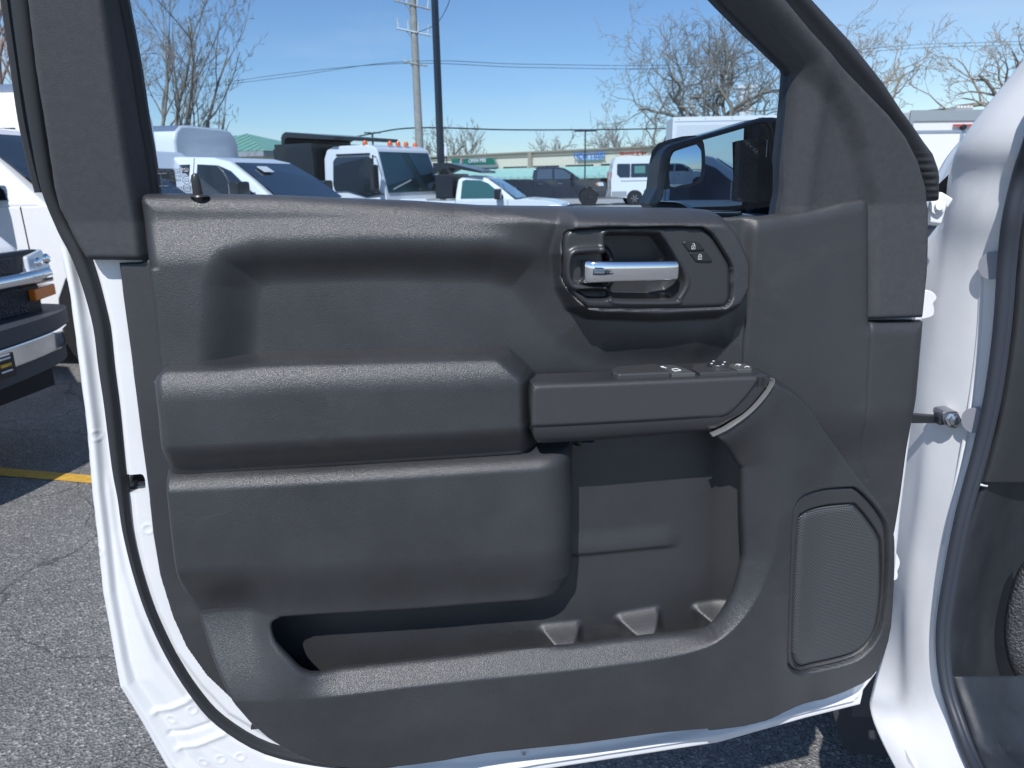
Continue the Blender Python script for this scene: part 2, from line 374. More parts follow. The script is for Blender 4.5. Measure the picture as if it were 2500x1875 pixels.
# ---- rubber seals
def strip(name, path, hh, width, thick, parent=door, m=RUB, n=4):
    """a raised rubber band; width may be a list"""
    p = smooth_poly(path, False, n); k = len(p)
    ww = np.interp(np.linspace(0, 1, k), np.linspace(0, 1, len(width)), width) if hasattr(width, '__len__') else np.full(k, width)
    t = np.gradient(p, axis=0); t /= np.linalg.norm(t, axis=1)[:, None]+1e-12; nn = np.stack([-t[:, 1], t[:, 0]], 1)
    prof = [(-.5, -.3), (-.5, .35), (-.38, .8), (-.15, 1), (.15, 1), (.30, .85), (.38, .6), (.5, .5), (.5, -.3)]
    V = []; 
    for a, b in prof:
        q = p + nn*(ww*a)[:, None]; V.append(DP(q[:, 0], q[:, 1], hh+thick*b))
    V = np.stack(V, 1); a, b = V.shape[:2]; mb = MB(); mb.v = [tuple(x) for x in V.reshape(-1, 3)]
    mb.f = [(i*b+j, i*b+j+1, (i+1)*b+j+1, (i+1)*b+j) for i in range(a-1) for j in range(b-1)]; mb.fm = [0]*len(mb.f)
    mb.f += [tuple(range(b)), tuple((a-1)*b+j for j in range(b))[::-1]]; mb.fm += [0, 0]
    return mb.build(name, m, parent, True, True, angle=50)
seal_path = tr([(28,-120),(42,0),(62,160),(82,300),(106,440),(124,500),(150,560),(182,620),(212,700),(238,800),(250,900),(264,1000),(281,1150),(292,1220),(303,1302),(327,1403),(361,1505),(409,1607),(466,1698),(534,1774),(650,1842),(800,1872),(930,1874),(1060,1846),(1190,1826),(1401,1803),(1611,1777),(1786,1752),(1900,1722),(2010,1698)], 0.0)
strip('weatherstrip', seal_path, -0.020, [.026,.026,.025,.023,.021,.021,.022,.022,.021,.020,.019,.016,.013,.012,.012,.013,.014,.016,.018,.022,.026,.028,.028,.026,.024,.022,.02], 0.016)
sp2 = tr([(1,-120),(16,0),(37,150),(57,290),(80,400),(98,470)], -0.03)
strip('outer_frame_seal', sp2, -0.045, 0.016, 0.02)

# ---- frame round the window: pillar covers
frame_out = tr([(45,-240),(64,0),(84,169),(105,295),(121,400),(130,460),(143,510),(173,570),(190,602),(211,636),(338,637),(350,640),(500,560),(1000,560),(1700,570),(2110,600),(2112,781),(2249,777),(2260,672),(2263,600),(2263,508),(2257,456),(2238,391),(2208,332),(2166,277),(2068,176),(1971,72),(1912,0),(1740,-200),(1650,-260)], 0.01)
glass_hole = tr([(255,-140),(281,0),(310,148),(333,295),(350,390),(365,480),(500,520),(1000,530),(1500,540),(1908,540),(1916,470),(1922,391),(1935,286),(1941,228),(1945,189),(1945,173),(1935,160),(1857,78),(1780,0),(1650,-140)], 0.0)
creaseB = tr([(240,-140),(262,0),(291,211),(310,330),(321,422),(330,480)], 0.01)
creaseA = tr([(1690,-140),(1821,0),(1905,91),(1980,182),(2030,240),(2060,290),(2091,370),(2104,449),(2117,500),(2116,600)], 0.01)
glassB = tr([(255,-140),(281,0),(310,148),(333,295),(350,390),(365,480)], 0.0)
glassA = tr([(1908,540),(1922,391),(1935,286),(1945,189),(1945,173),(1857,78),(1780,0),(1650,-140)], 0.0)
trisoft = tr([(1960,540),(1968,391),(1975,286),(1990,215)], 0.0)
B_side = tr([(0,-300),(262,-300),(262,0),(291,211),(321,422),(335,500),(360,700),(0,700)], 0.01)
A_side = tr([(1690,-140),(1821,0),(1905,91),(1980,182),(2030,240),(2060,290),(2091,370),(2104,449),(2117,500),(2112,900),(2500,900),(2500,-300),(1690,-300)], 0.01)
def h_frame(u, z):
    d = sdf(u, z, frame_out); left = u < -0.2
    gB = dist(u, z, glassB); gA = dist(u, z, glassA)
    sB = sdf(u, z, B_side); sA = sdf(u, z, A_side)
    hB = -0.006 + 0.022*sm((sB+0.012)/0.02)
    low = sm((1.43-z)/0.05); A1 = 0.014*sm((sA+0.012)/0.030)
    tri = 0.010*rnd(gA/0.030) + 0.006*np.exp(-((gA-0.030)/0.015)**2)
    hA = -0.004 + tri + A1
    h = np.where(left, hB, hA)
    top = z > 1.75; h = np.where(top, np.maximum(hB, hA), h)
    h *= rnd((d)/0.008)
    h -= 0.010*(1-rnd(np.minimum(gA, gB)/0.010))
    return h
relief('pillar_cover', frame_out, h_frame, 0.0026, FAB, door, holes=[glass_hole], skirt=0.03)
# black felt run of the glass
gp = glass_hole
for nm, seg_, wd in (('glass_run', tr([(262,-140),(288,0),(317,148),(340,295),(357,390),(372,500)], -0.012), 0.016), ('glass_run', tr([(1912,520),(1921,391),(1933,286),(1940,228),(1942,185),(1930,165),(1853,78),(1775,0),(1645,-140)], -0.012), 0.009)):
    strip(nm, seg_, -0.026, wd, 0.012)
# wide dark frame outside of the slanted cover
afr = tr([(1700,-260),(1975,0),(2068,98),(2150,202),(2192,270),(2247,342),(2273,374),(2286,410),(2289,432),(2281,490),(2245,492),(2230,440),(2200,380),(2150,300),(2050,190),(1950,80),(1880,0),(1640,-260)], -0.03)
afr_in = tr([(1760,-190),(1945,0),(2035,103),(2120,202),(2165,262),(2205,315),(2240,380),(2262,440),(2270,490)], -0.03)
def h_afr(u, z):
    d = sdf(u, z, afr); g = dist(u, z, afr_in); h = -0.030 + 0.010*rnd(d/0.012) + 0.008*np.exp(-(g/0.010)**2)
    low = sm((1.535-z)/0.03)*sm((d-0.004)/0.006)*sm((0.030-d)/0.006)
    return h + low*0.0008*np.sign(np.sin(z*2*math.pi/0.0105))
relief('door_frame_edge', afr, h_afr, 0.0020, RUB, door, skirt=0.05)
# header above the glass (just out of the picture)
mb = MB(); q = [tr([(x, y)], -0.01)[0] for x, y in ((60,-300),(1700,-300),(1800,-130),(40,-130))]
mb.prism([DP(p[0], p[1], 0.0) for p in q], -N_*0.05); mb.build('window_header', RUB, **DW)

# ---- window glass
gl = tr([(225,-220),(262,0),(305,250),(345,500),(700,535),(1930,540),(1958,230),(1958,165),(1860,60),(1600,-220)], -0.022)
mb = MB(); mb.poly([DP(p[0], p[1], -0.022) for p in gl[::-1]]); 
pane = mb.build('window_glass', PANE, **DW)

# ---- flat back panel of the trim
flange = tr([(258,567),(305,566),(400,520),(1200,520),(1560,470),(1640,466),(1700,458),(1760,446),(1810,434),(1858,427),(1868,430),(1871,450),(1871,691),(1988,690),(1974,851),(1964,915),(1956,973),(1945,1062),(1929,1159),(1915,1300),(1860,1440),(1760,1480),(1300,1560),(960,1612),(850,1622),(760,1620),(700,1612),(640,1592),(576,1563),(504,1512),(447,1458),(403,1396),(374,1332),(346,1241),(331,1152),(322,1062),(316,1016),(302,912),(284,766),(271,670)], 0.0, S2)
seam = tr([(2112,781),(2110,850),(2104,925),(2097,1070),(2100,1120),(2112,1170)], 0.0)
sweep = tr([(1840,560),(1900,700),(1960,860),(2060,1010)], 0.0)
ctop = tr([(1640,466),(1700,458),(1760,446),(1810,434),(1858,427)], 0.0, S2)
def h_fl(u, z):
    d = sdf(u, z, flange); h = 0.004*rnd(d/0.004) + 0.012*sm((u-0.33)/0.02)*rnd(np.minimum(d, dist(u, z, ctop))/0.022)*sm((z-1.05)/0.1)
    h = np.where(u > 0.3, h, h) - 0.0022*np.exp(-(dist(u, z, seam)/0.0018)**2)
    return h + 0.004*np.exp(-(dist(u, z, sweep)/0.05)**2)
pk_hole = tr([(640,1180),(1270,1180),(1270,1010),(1800,1010),(1835,1120),(1840,1460),(1750,1590),(760,1640),(640,1560)], 0.0)
relief('side_panel', flange, h_fl, 0.0026, PLAS2, door, holes=[pk_hole], skirt=0.0)

# ---- main moulded trim panel
main_out = np.concatenate([
    tr([(287,440),(289,429),(300,420),(400,421),(600,424),(760,432),(900,437),(1050,447),(1200,449),(1400,452),(1530,454),(1556,458),(1578,472),(1597,503),(1611,545),(1623,590),(1626,640),(1624,700),(1621,792),(1640,797)], 0.035, S2),
    tr([(1667,812),(1703,834),(1736,866),(1770,911),(1810,965),(1848,1018),(1880,1059),(1909,1104),(1920,1136),(1923,1162),(1922,1241),(1916,1338),(1902,1395),(1883,1437),(1850,1466),(1766,1500),(1673,1517),(1580,1540),(1425,1562),(1240,1586),(1053,1605),(954,1622),(826,1637),(714,1630),(619,1591),(540,1530),(479,1451),(432,1368),(396,1278),(378,1187),(364,1062),(356,980),(346,880),(332,740),(318,620),(307,560),(297,500)], 0.035, S2)])
main_out = smooth_poly(main_out, True, 2)
opening = np.concatenate([tr([(1753,1072,.06),(1700,1058,.03),(1500,1058,.015),(1396,1085,.010),(1395,1180,.010),(1395,1300,.010),(1392,1385,.012),(1375,1432,.022),(1300,1450,.034),(1150,1466,.04),(1000,1478,.04),(720,1494,.04),(684,1500,.04),(668,1512,.043),(664,1530,.045),(676,1562,.048),(712,1598,.05),(730,1615,.05),(748,1627,.05),(775,1635,.05),(811,1634,.05),(988,1616,.05),(1169,1596,.05),(1304,1582,.05),(1400,1577,.05),(1538,1559,.05),(1706,1540,.05),(1736,1527,.05),(1761,1498,.05),(1791,1443,.05),(1812,1380,.055),(1818,1346,.055),(1818,1250,.06),(1816,1156,.06),(1808,1139,.06)])])
UB = tr([(418,1508,.036),(560,1496,.038),(668,1500,.04),(664,1530,.045),(676,1562,.048),(712,1598,.05),(748,1627,.05),(775,1635,.05),(988,1616,.05),(1169,1596,.05),(1400,1577,.05),(1538,1559,.05),(1706,1540,.05),(1736,1527,.05),(1761,1498,.05),(1791,1443,.05),(1812,1380,.055),(1818,1346,.055),(1818,1250,.06),(1816,1156,.06),(1808,1139,.06),(1753,1072,.06)])
LB = tr([(340,1730),(560,1706),(680,1702),(807,1693),(1078,1661),(1400,1629),(1600,1603),(1700,1580),(1760,1550),(1812,1500),(1850,1440),(1878,1370),(1892,1300),(1896,1220),(1886,1130),(1872,1040),(1866,960),(1866,800)], .068)
UB = smooth_poly(UB, False, 4); LB = smooth_poly(LB, False, 4); opening = smooth_poly(opening, True, 3)
lowpoly = np.vstack([LB, tr([(2400,800),(2400,2100),(340,2100)], .06)])
crease = tr([(380,1512,.036),(560,1496,.038),(700,1494,.04),(1000,1478,.04),(1300,1450,.034),(1380,1430,.02)])
bol_top = tr([(380,1150),(800,1130),(1300,1100),(1340,1092)], .05); bol_right = tr([(1396,1060),(1396,1385),(1370,1435)], .010)
bol_poly = tr([(340,1080),(800,1060),(1300,1040),(1345,1030),(1450,1030),(1450,1385),(1440,1480),(1300,1510),(1000,1530),(720,1520),(690,1496),(560,1496),(340,1515)], .03)
recess = tr([(560,700),(575,650),(640,628),(900,622),(1200,630),(1290,655),(1350,740),(1400,800),(1480,840),(1700,850),(1780,830),(1800,800),(1808,900),(1815,1200),(540,1200),(548,900)], 0.025)
bulge = tr([(1395,505),(1740,505),(1790,560),(1822,640),(1822,700),(1800,742),(1760,762),(1600,770),(1450,766),(1410,748),(1385,700),(1372,620)], 0.05)
bulge_wide = tr([(1200,500),(1700,500),(1700,600),(1400,600),(1330,585),(1260,550)], 0.04)
rlow = tr([(1753,1072,.06),(1738,1058,.075),(1779,1037,.08),(1826,1003,.08),(1860,966,.08),(1884,925,.08),(1900,860,.05),(2300,1000),(2300,2000),(340,2000),(340,1515),(560,1496),(690,1496),(720,1520),(800,1580),(1650,1490),(1700,1443),(1720,1346),(1720,1156),(1700,1100)], .05)
pull_edge = tr([(1745,1062),(1779,1040),(1826,1005),(1862,966),(1884,925)], .08)
spk_out = smooth_poly(tr([(1940,1204),(1973,1195),(2067,1189),(2089,1195),(2125,1230),(2152,1269),(2161,1300),(2163,1350),(2161,1403),(2154,1494),(2139,1548),(2110,1588),(2067,1613),(1969,1635),(1937,1631),(1917,1613),(1911,1584),(1915,1403),(1919,1258),(1926,1222)], .05), True, 3)
spk_in = smooth_poly(tr([(1937,1262),(1948,1246),(1969,1239),(2067,1230),(2085,1237),(2110,1266),(2136,1305),(2144,1338),(2145,1439),(2137,1512),(2121,1555),(2096,1580),(2060,1597),(1962,1619),(1937,1613),(1928,1591),(1925,1566),(1929,1403)], .045), True, 3)
bez_out = smooth_poly(tr([(1378,584),(1384,568),(1403,559),(1479,554),(1618,553),(1702,554),(1720,561),(1735,573),(1758,609),(1775,637),(1781,657),(1782,690),(1781,723),(1775,738),(1760,748),(1694,751),(1568,753),(1449,752),(1429,746),(1408,728),(1388,703),(1379,677),(1377,627)], .060), True, 3)
knee = tr([(440,1530),(700,1850)], .05)
blotch = tr([(1760,1560),(2080,1620)], .05)
arm = np.concatenate([tr([(389,915,.07),(396,904,.075),(420,900,.08),(530,899,.08),(590,894,.08),(640,889,.08),(760,884,.08),(860,882,.08),(1074,876,.08),(1235,872,.08),(1262,878,.075),(1290,898,.065),(1314,920,.055),(1328,945,.045),(1333,1060,.03),(1328,1092,.04),(1308,1100,.045),(1130,1113,.045),(790,1134,.045),(475,1153,.045),(425,1151,.045),(412,1140,.045),(408,1110,.045),(400,1000,.04),(390,920,.035)])])
arm = smooth_poly(arm, True, 2)
BT = tr([(340,1150),(380,1148),(800,1128),(1300,1098),(1400,1088)], .05)
def h_main(u, z):
    d = sdf(u, z, main_out)
    # upper field with its hollow
    H = 0.022 + 0.020*sm((1.475-z)/0.075)*sm((u+0.56)/0.08)*sm((0.05-u)/0.1+0.2) + 0.012*sm((-0.50-u)/0.06) + 0.010*sm((u-0.1)/0.1)
    H = H + (0.008-H)*sm((sdf(u, z, recess)+0.032)/0.070)
    bw = sdf(u, z, bulge_wide); H = H + (0.046-H)*sm((bw+0.05)/0.09)
    b = sdf(u, z, bulge); H = H + (0.070-H)*sm((b+0.014)/0.022)
    # bolster under the armrest
    db = sdf(u, z, bol_poly); dc = dist(u, z, crease); dr = dist(u, z, bol_right)
    h0 = 0.054 - 0.020*sm((-0.345-u)/0.05); hc = h0
    Hb = hc + (0.074-hc)*sm(dc/0.095); Hb = 0.006 + (Hb-0.006)*np.minimum(1, rnd(dr/0.062)+1.0*(u < -0.15)*0)
    kb = np.clip((np.interp(u, BT[:, 0], BT[:, 1])-z)/0.024, 0, 1); Hb = np.minimum(Hb, 0.030) + np.maximum(0, Hb-0.030)*rnd(kb)
    H = np.where(db > 0, Hb, H)
    # lower pocket front
    rl = sdf(u, z, rlow); a = dist(u, z, UB); c = dist(u, z, LB)
    t = np.where(inside(u, z, lowpoly), 1.0, a/(a+c+1e-6)); right = u > 0.33
    tv = np.clip((np.interp(u, crease[:, 0], crease[:, 1])-z)/np.maximum(0.01, np.interp(u, crease[:, 0], crease[:, 1])-np.interp(u, LB[:, 0][:60], LB[:, 1][:60])), 0, 1); wl = sm((-0.26-u)/0.08); t = t*(1-wl)+tv*wl
    Hl = h0 + (0.076-h0)*(0.7*t+0.3*sm(t))
    Hl = Hl - 0.022*sm((a-0.09)/0.20)*(1-sm((u-0.20)/0.16)) - 0.020*sm((u-0.39)/0.10)
    Hl = Hl + (0.086-Hl)*np.exp(-(dist(u, z, pull_edge)/0.045)**2)
    H = np.where(rl > 0, Hl, H)
    # speaker ring
    s = sdf(u, z, spk_out); H = H - 0.012*sm((s+0.003)/0.004)
    # room behind the armrest and the pull
    H = np.where(sdf(u, z, arm) > 0.005, np.minimum(H, -0.002), H)
    # seat of the handle bezel
    H = H - (H-0.020)*sm((sdf(u, z, bez_out)+0.0005)/0.0025)
    # rounded rim
    rim = np.where(z > 1.40, 0.022, 0.013); rim = np.where(u > 0.30, np.where(z > 1.0, 0.010, 0.008), rim)
    e = rnd(d/rim); H = H*e + (1-e)*(-0.002)
    o = dist(u, z, np.vstack([opening, opening[:1]])); H = H - 0.005*(1-rnd(o/0.006))
    return H
trim = relief('trim_panel', main_out, h_main, 0.0019, PLAS, door, holes=[opening, tr([(1430,600,.05),(1700,600,.05),(1700,720,.05),(1430,720,.05)])], skirt=0.045, hole_skirt=0.005)

# ---- back wall of the map pocket
pk = tr([(600,1000),(1850,1000),(1850,1600),(1700,1680),(700,1700),(600,1600)], -0.01)
bumps = [((1332,1548),(1410,1540),(1418,1640),(1345,1640)), ((1520,1520),(1605,1505),(1622,1620),(1550,1620)), ((1708,1495),(1770,1485),(1800,1580),(1735,1580))]
bumps = [tr(b, 0.0) for b in bumps]
ribl = tr([(1380,1352),(1450,1347),(1600,1332),(1700,1325),(1728,1318)], -0.008)
filR = tr([(1745,1000),(1745,1330),(1735,1500),(1725,1700)], -0.01)
def h_pk(u, z):
    zr = np.interp(u, ribl[:, 0], ribl[:, 1]); x = zr - z     # below the rib line
    h = np.full(u.shape, -0.012); fade = sm((0.275-u)/0.035)
    up = sm((0.040+x)/0.038)*0.0045; h = h + np.where(x < 0, up, 0.0045*(1-sm(x/0.010)))*fade
    dR = u - np.interp(-z, -filR[:, 1], filR[:, 0]); h = h + 0.060*(1-np.sqrt(np.maximum(0, 1-np.clip((dR+0.004)/0.06, 0, 1)**2)))
    for b in bumps: h = h + 0.036*sm((sdf(u, z, b)+0.014)/0.032)
    return h
relief('map_pocket_wall', pk, h_pk, 0.0024, PLAS2, door, skirt=0)
# pocket floor and side
mb = MB(); f = [uz(620,1690,.0), uz(1840,1590,.0)]
mb.hexa([DP(a[0], a[1]-dz-0.03, h) for dz in (0.0, -0.004) for a, h in ((f[0], -.012), (f[1], -.012), (f[1], .045), (f[0], .045))])
mb.build('map_pocket_floor', PLAS2, **DW)

# ---- armrest pad
a_top = tr([(380,904),(420,900),(530,899),(590,894),(640,889),(760,884),(860,882),(1074,876),(1235,872),(1340,870)], .08)
a_bot = tr([(360,1156),(475,1153),(790,1134),(1130,1113),(1308,1100),(1380,1094)], .045)
a_left = tr([(384,860),(390,920),(400,1000),(408,1110),(412,1170)], .04)
a_right = tr([(1245,820,.02),(1272,846,.03),(1296,868,.035),(1312,900,.045),(1312,1000,.045),(1325,1110,.045)])
def h_arm(u, z):
    t = dist(u, z, a_top); b = dist(u, z, a_bot); l = dist(u, z, a_left); r = dist(u, z, a_right); d = sdf(u, z, arm)
    ft = 0.74+0.26*rnd(t/0.040); fb = 0.62+0.38*sm(b/0.055); fl = 0.55+0.45*rnd(l/0.018); fr = 0.40+0.60*sm(0.20+r/0.045)
    return 0.092*ft*fb*fl*fr*(0.90+0.10*rnd(d/0.005))
relief('armrest_pad', arm, h_arm, 0.0015, PLAS, door, skirt=0.085)

# ---- pull handle: bezel and inset pad
pb = smooth_poly(tr([(1297,956),(1301,945),(1313,938),(1453,933),(1623,926),(1759,920),(1847,917),(1868,914),(1880,921),(1882,934),(1860,966),(1826,1003),(1779,1037),(1738,1056,.085),(1657,1061,.075),(1555,1068,.07),(1420,1079,.07),(1321,1083,.07),(1309,1075,.07),(1299,1057,.075),(1296,1000)], .09), True, 3)
lowedge = tr([(1280,1085),(1321,1083),(1420,1079),(1657,1061),(1740,1056),(1779,1040)], .07)
def h_pb(u, z):
    d = sdf(u, z, pb); return 0.088*(1-0.35*(1-rnd((dist(u, z, lowedge)+.002)/0.030)))*1.0 - 0.005*(1-rnd(d/0.004))
bez = relief('pull_bezel', pb, h_pb, 0.0015, PLASB, door, skirt=0.045)
pp = smooth_poly(tr([(1299,965),(1303,948),(1316,941),(1453,936),(1623,929),(1759,923),(1838,920),(1850,922),(1849,934),(1826,966),(1793,1000),(1759,1023),(1720,1037),(1670,1045),(1589,1051),(1420,1061),(1318,1068),(1303,1062),(1299,1045)], .092), True, 3)
padlow = tr([(1290,1040),(1420,1034),(1600,1024),(1740,1015)], .09)
def h_pp(u, z):
    d = sdf(u, z, pp); zz = np.interp(u, padlow[:, 0], padlow[:, 1]); h = 0.0925 - 0.014*sm((zz-z)/0.016+0.2)
    return h - 0.0045*(1-rnd(d/0.0055))
relief('pull_pad', pp, h_pp, 0.0014, PADM, door, skirt=0.006)
lp = tr([(1738,1064),(1752,1058),(1781,1043),(1829,1008),(1865,970),(1886,938),(1888,926)], .088)
strip('pull_end_lip', lp, 0.083, 0.0042, 0.008, m=mat('trim_edge_sun_glint', (.16,.16,.165), .25, spec=1.0, coat=.6))  # paler, glossier colour than the trim paints in the sun glint on this edge
# ---- switch ledge
zt = uz(1500,931,.09)[1]; zt2 = uz(1860,915,.09)[1]
u0, u1 = uz(1503,925,.08)[0], uz(1862,915,.08)[0]
def zl(u): return zt + (zt2-zt)*(u-u0)/(u1-u0)
def lbox(mb, ua, ub, ha, hb, dz, hgt, inset=0.0):
    mb.hexa([DP(u, zl(u)+dz+k*hgt, h) for k in (0, 1) for u, h in ((ua+k*inset, hb-k*inset), (ub-k*inset, hb-k*inset), (ub-k*inset, ha+k*inset), (ua+k*inset, ha+k*inset))])
mb = MB(); lbox(mb, u0+0.03, u1+0.004, 0.0, 0.088, -0.020, 0.019); mb.build('switch_ledge', PLASB, door, True, True, bevel=0.002)
def orow(pts, z0, z1):     # outline on the ledge given as (u, h)
    return [DP(u, zl(u)+z0, h) for u, h in pts], [DP(u, zl(u)+z1, h) for u, h in pts]
def pad(name, pts, z0, z1, m, bevel=0.0015):
    a, b = orow(pts, z0, z1); mb = MB(); n = len(a)
    mb.add(a+b, [tuple(range(n))[::-1], tuple(range(n, 2*n))]+[(i, (i+1) % n, n+(i+1) % n, n+i) for i in range(n)])
    return mb.build(name, m, door, True, True, bevel=bevel, seg=3)
q = [(u0+0.004, .080), (u0-.001, .068), (u0+.003, .050), (u0+.014, .036), (u0+0.075, .030), (u0+0.078, .080)]
pad('window_switch', q, -0.012, 0.0070, mat('switch_dark_plastic', (.052,.053,.056), .42), 0.003)
SWM = mat('switch_grey_plastic', (0.085, 0.088, 0.090), 0.4)
ub = u0+0.079
pad('window_lock_button', [(ub, .082), (ub-.002, .062), (ub-.012, .034), (ub+.020, .034), (ub+.030, .060), (ub+.034, .082)], -0.002, 0.0048, SWM)
pad('mirror_switch_base', [(ub+.040, .084), (ub+.038, .060), (ub+.050, .034), (ub+.085, .032), (ub+.095, .084)], -0.002, 0.0048, MATS['switch_dark_plastic'])
pad('fold_button', [(ub+.098, .074), (ub+.096, .050), (ub+.106, .040), (ub+.122, .042), (ub+.128, .056), (ub+.120, .074)], -0.002, 0.0046, SWM)
kc = DP(ub+.078, zl(ub+.078)+.003, .055)
mb = MB(); mb.lathe([(.0, -.002), (.0165, -.002), (.0170, .0005), (.016, .0020), (.0150, .0024)], kc, Z_, 32); knobr = mb.build('knob_ring', mat('dark_satin_ring', (.30,.31,.33), .3, metal=.9), door, True, True)
mb = MB(); mb.lathe([(.0145, .000), (.0150, .0052), (.0138, .0070), (.009, .0073)], kc, Z_, 32); kn = mb.build('mirror_knob', PLASB, door, True, True)
mb = MB()
for k in range(4):
    a = k*math.pi/2+.2; c = kc+.0128*(math.cos(a)*E_+math.sin(a)*(-N_))*0.85+Z_*.0075; mb.box(c-np.array([.0014, .001, .0003]), c+np.array([.0014, .001, .0005]))
mb.build('knob_mark', WGLY, kn, True)
def zmark(pts, w=.0007, z0=.0053, m=WGLY, name='switch_symbol', parent=door):
    mb = MB()
    for a, b in zip(pts[:-1], pts[1:]):
        A = DP(a[0], zl(a[0])+z0, a[1]); B = DP(b[0], zl(b[0])+z0, b[1]); mb.tube([A, B], w, 4)
    return mb.build(name, m, parent, True)
c0 = ub+.012; zmark([(c0-.005,.068),(c0-.004,.060),(c0+.004,.058),(c0+.006,.068),(c0-.004,.071),(c0-.005,.068)])
c0 = ub+.001; zmark([(c0-.006,.050),(c0+.001,.044),(c0-.004,.044),(c0+.002,.052)])
c0 = ub+.110; zmark([(c0-.004,.052),(c0,.048),(c0+.004,.052),(c0-.001,.055)]); zmark([(c0+.003,.066),(c0+.007,.062),(c0+.010,.066)])

# ---- inner release handle
BZ = 0.063
cup = smooth_poly(tr([(1474,590),(1480,570),(1500,566),(1600,567),(1616,574),(1639,606),(1656,637),(1672,672),(1673,697),(1655,728),(1644,735),(1517,735),(1492,727),(1480,700)], BZ), True, 3)
chan = smooth_poly(tr([(1394,640),(1400,624),(1420,618),(1480,618),(1500,640),(1500,690),(1480,698),(1420,696),(1400,690),(1393,670)], BZ), True, 3)
tricut = smooth_poly(tr([(1410,708),(1480,706),(1492,722),(1480,732),(1440,732),(1424,722)], BZ), True, 3)
def h_bz(u, z):
    d = sdf(u, z, bez_out); h = np.full(u.shape, BZ) - 0.0055*(1-rnd(d/0.007))
    fl = sdf(u, z, chan); h += 0.005*np.exp(-((fl+0.004)/0.004)**2)
    h -= 0.012*sm((fl+0.001)/0.004)
    h -= 0.016*sm((sdf(u, z, tricut)+0.002)/0.005)
    c = sdf(u, z, cup); h += 0.002*np.exp(-((c+0.003)/0.0025)**2)
    inner = sm((c)/0.007); slope = np.clip((u-uz(1600,600,BZ)[0])/0.055, 0, 1)
    depth = 0.034*(1-0.55*slope*sm((0.022-c)/0.022)); h -= depth*inner
    return h
hb = relief('handle_bezel', bez_out, h_bz, 0.0011, PLASB, door, skirt=0.02)
plate = smooth_poly(tr([(1479,600),(1485,592),(1570,593),(1580,598),(1606,634),(1612,650),(1612,705),(1606,714),(1490,714),(1480,705)], .026), True, 2)
relief('cup_insert', plate, lambda u, z: .0262-0.002*(1-rnd(sdf(u, z, plate)/.002)), 0.0014, RUB, door, skirt=0.004)
# chrome bar
ha = [(1413,662,.050,.0140),(1416,663,.058,.0150),(1424,664,.066,.0152),(1436,665,.072,.0148),(1452,665,.076,.0142),(1500,664,.078,.0136),(1560,663,.079,.0133),(1620,662,.079,.0131),(1648,661.5,.078,.0130),(1655,661.5,.0765,.0124),(1657.5,661.5,.074,.0112)]
V = []; nn = 28
for px, py, h, r in ha:
    c = uz(px, py, h); 
    for j in range(nn):
        t = 2*math.pi*j/nn; cs, sn = math.cos(t), math.sin(t); e = 0.62
        a = math.copysign(abs(cs)**e, cs); b = math.copysign(abs(sn)**e, sn)
        V.append(DP(c[0], c[1]+a*r, h-0.006+b*0.0065))
k = len(ha); mb = MB(); mb.add(V, [(i*nn+(j+1) % nn, i*nn+j, (i+1)*nn+j, (i+1)*nn+(j+1) % nn) for i in range(k-1) for j in range(nn)]+[tuple(range(nn)), tuple((k-1)*nn+j for j in range(nn))[::-1]])
dh = mb.build('door_handle', CHROME, door, True, True, angle=60)
mb = MB(); c = uz(1425,664,.05); mb.hexa([DP(c[0]+x, c[1]+z, h) for z in (-.010, .010) for x, h in ((0, .062), (.03, .064), (.03, .035), (0, .035))]); mb.build('handle_pivot', CHROME, dh, True, True, bevel=.003)
# lock buttons with padlocks
for nm, pts, c, op in (('unlock_button', [(1665,593),(1671,588),(1699,589),(1708,594),(1720,611),(1680,614)], (1691,602), True), ('lock_button', [(1681,616.5),(1721,614),(1738,635),(1735,640),(1703,640),(1696,637)], (1707,627), False)):
    p = smooth_poly(tr(pts, BZ), True, 1)
    b = relief(nm, p, lambda u, z: BZ+0.0022-0.0016*(1-rnd(sdf(u, z, p)/.0016)), 0.0009, mat('button_black', (.02,.022,.026), .4), door, skirt=0.004)
    cc = uz(c[0], c[1], BZ); s = 0.0023; hh = BZ+0.0030; mb = MB()
    def P2(x, y): return DP(cc[0]+x*s, cc[1]+y*s, hh)
    r = .00036
    mb.tube([P2(-1,-1.3), P2(1,-1.3), P2(1,.4), P2(-1,.4), P2(-1,-1.3)], r, 4); mb.tube([P2(0,-.2), P2(0,-.8)], r*1.3, 4)
    if op: mb.tube([P2(.7,.4), P2(.7,1.3), P2(.3,1.7), P2(-.3,1.7), P2(-.6,1.3)], r, 4)
    else: mb.tube([P2(-.7,.4), P2(-.7,1.1), P2(-.3,1.6), P2(.3,1.6), P2(.7,1.1), P2(.7,.4)], r, 4)
    mb.build('padlock_symbol', WGLY, b, True)

# ---- speaker grille
GR = bpy.data.materials.new('perforated_grille'); GR.use_nodes = True; t = GR.node_tree; bs = t.nodes['Principled BSDF']
tcn = t.nodes.new('ShaderNodeTexCoord'); mpn = t.nodes.new('ShaderNodeMapping'); mpn.inputs['Rotation'].default_value = (0, 0, -TH)
sx = t.nodes.new('ShaderNodeSeparateXYZ'); t.links.new(tcn.outputs['Object'], mpn.inputs[0]); t.links.new(mpn.outputs[0], sx.inputs[0])
def mth(op, a, b=None, c=None):
    n = t.nodes.new('ShaderNodeMath'); n.operation = op
    for i, v in enumerate((a, b, c)):
        if v is None: continue
        if hasattr(v, 'default_value') or hasattr(v, 'links'): t.links.new(v, n.inputs[i])
        else: n.inputs[i].default_value = v
    return n.outputs[0]
PIT = 0.0029
X = mth('DIVIDE', sx.outputs[0], PIT); Zc = mth('DIVIDE', sx.outputs[2], PIT*0.866)
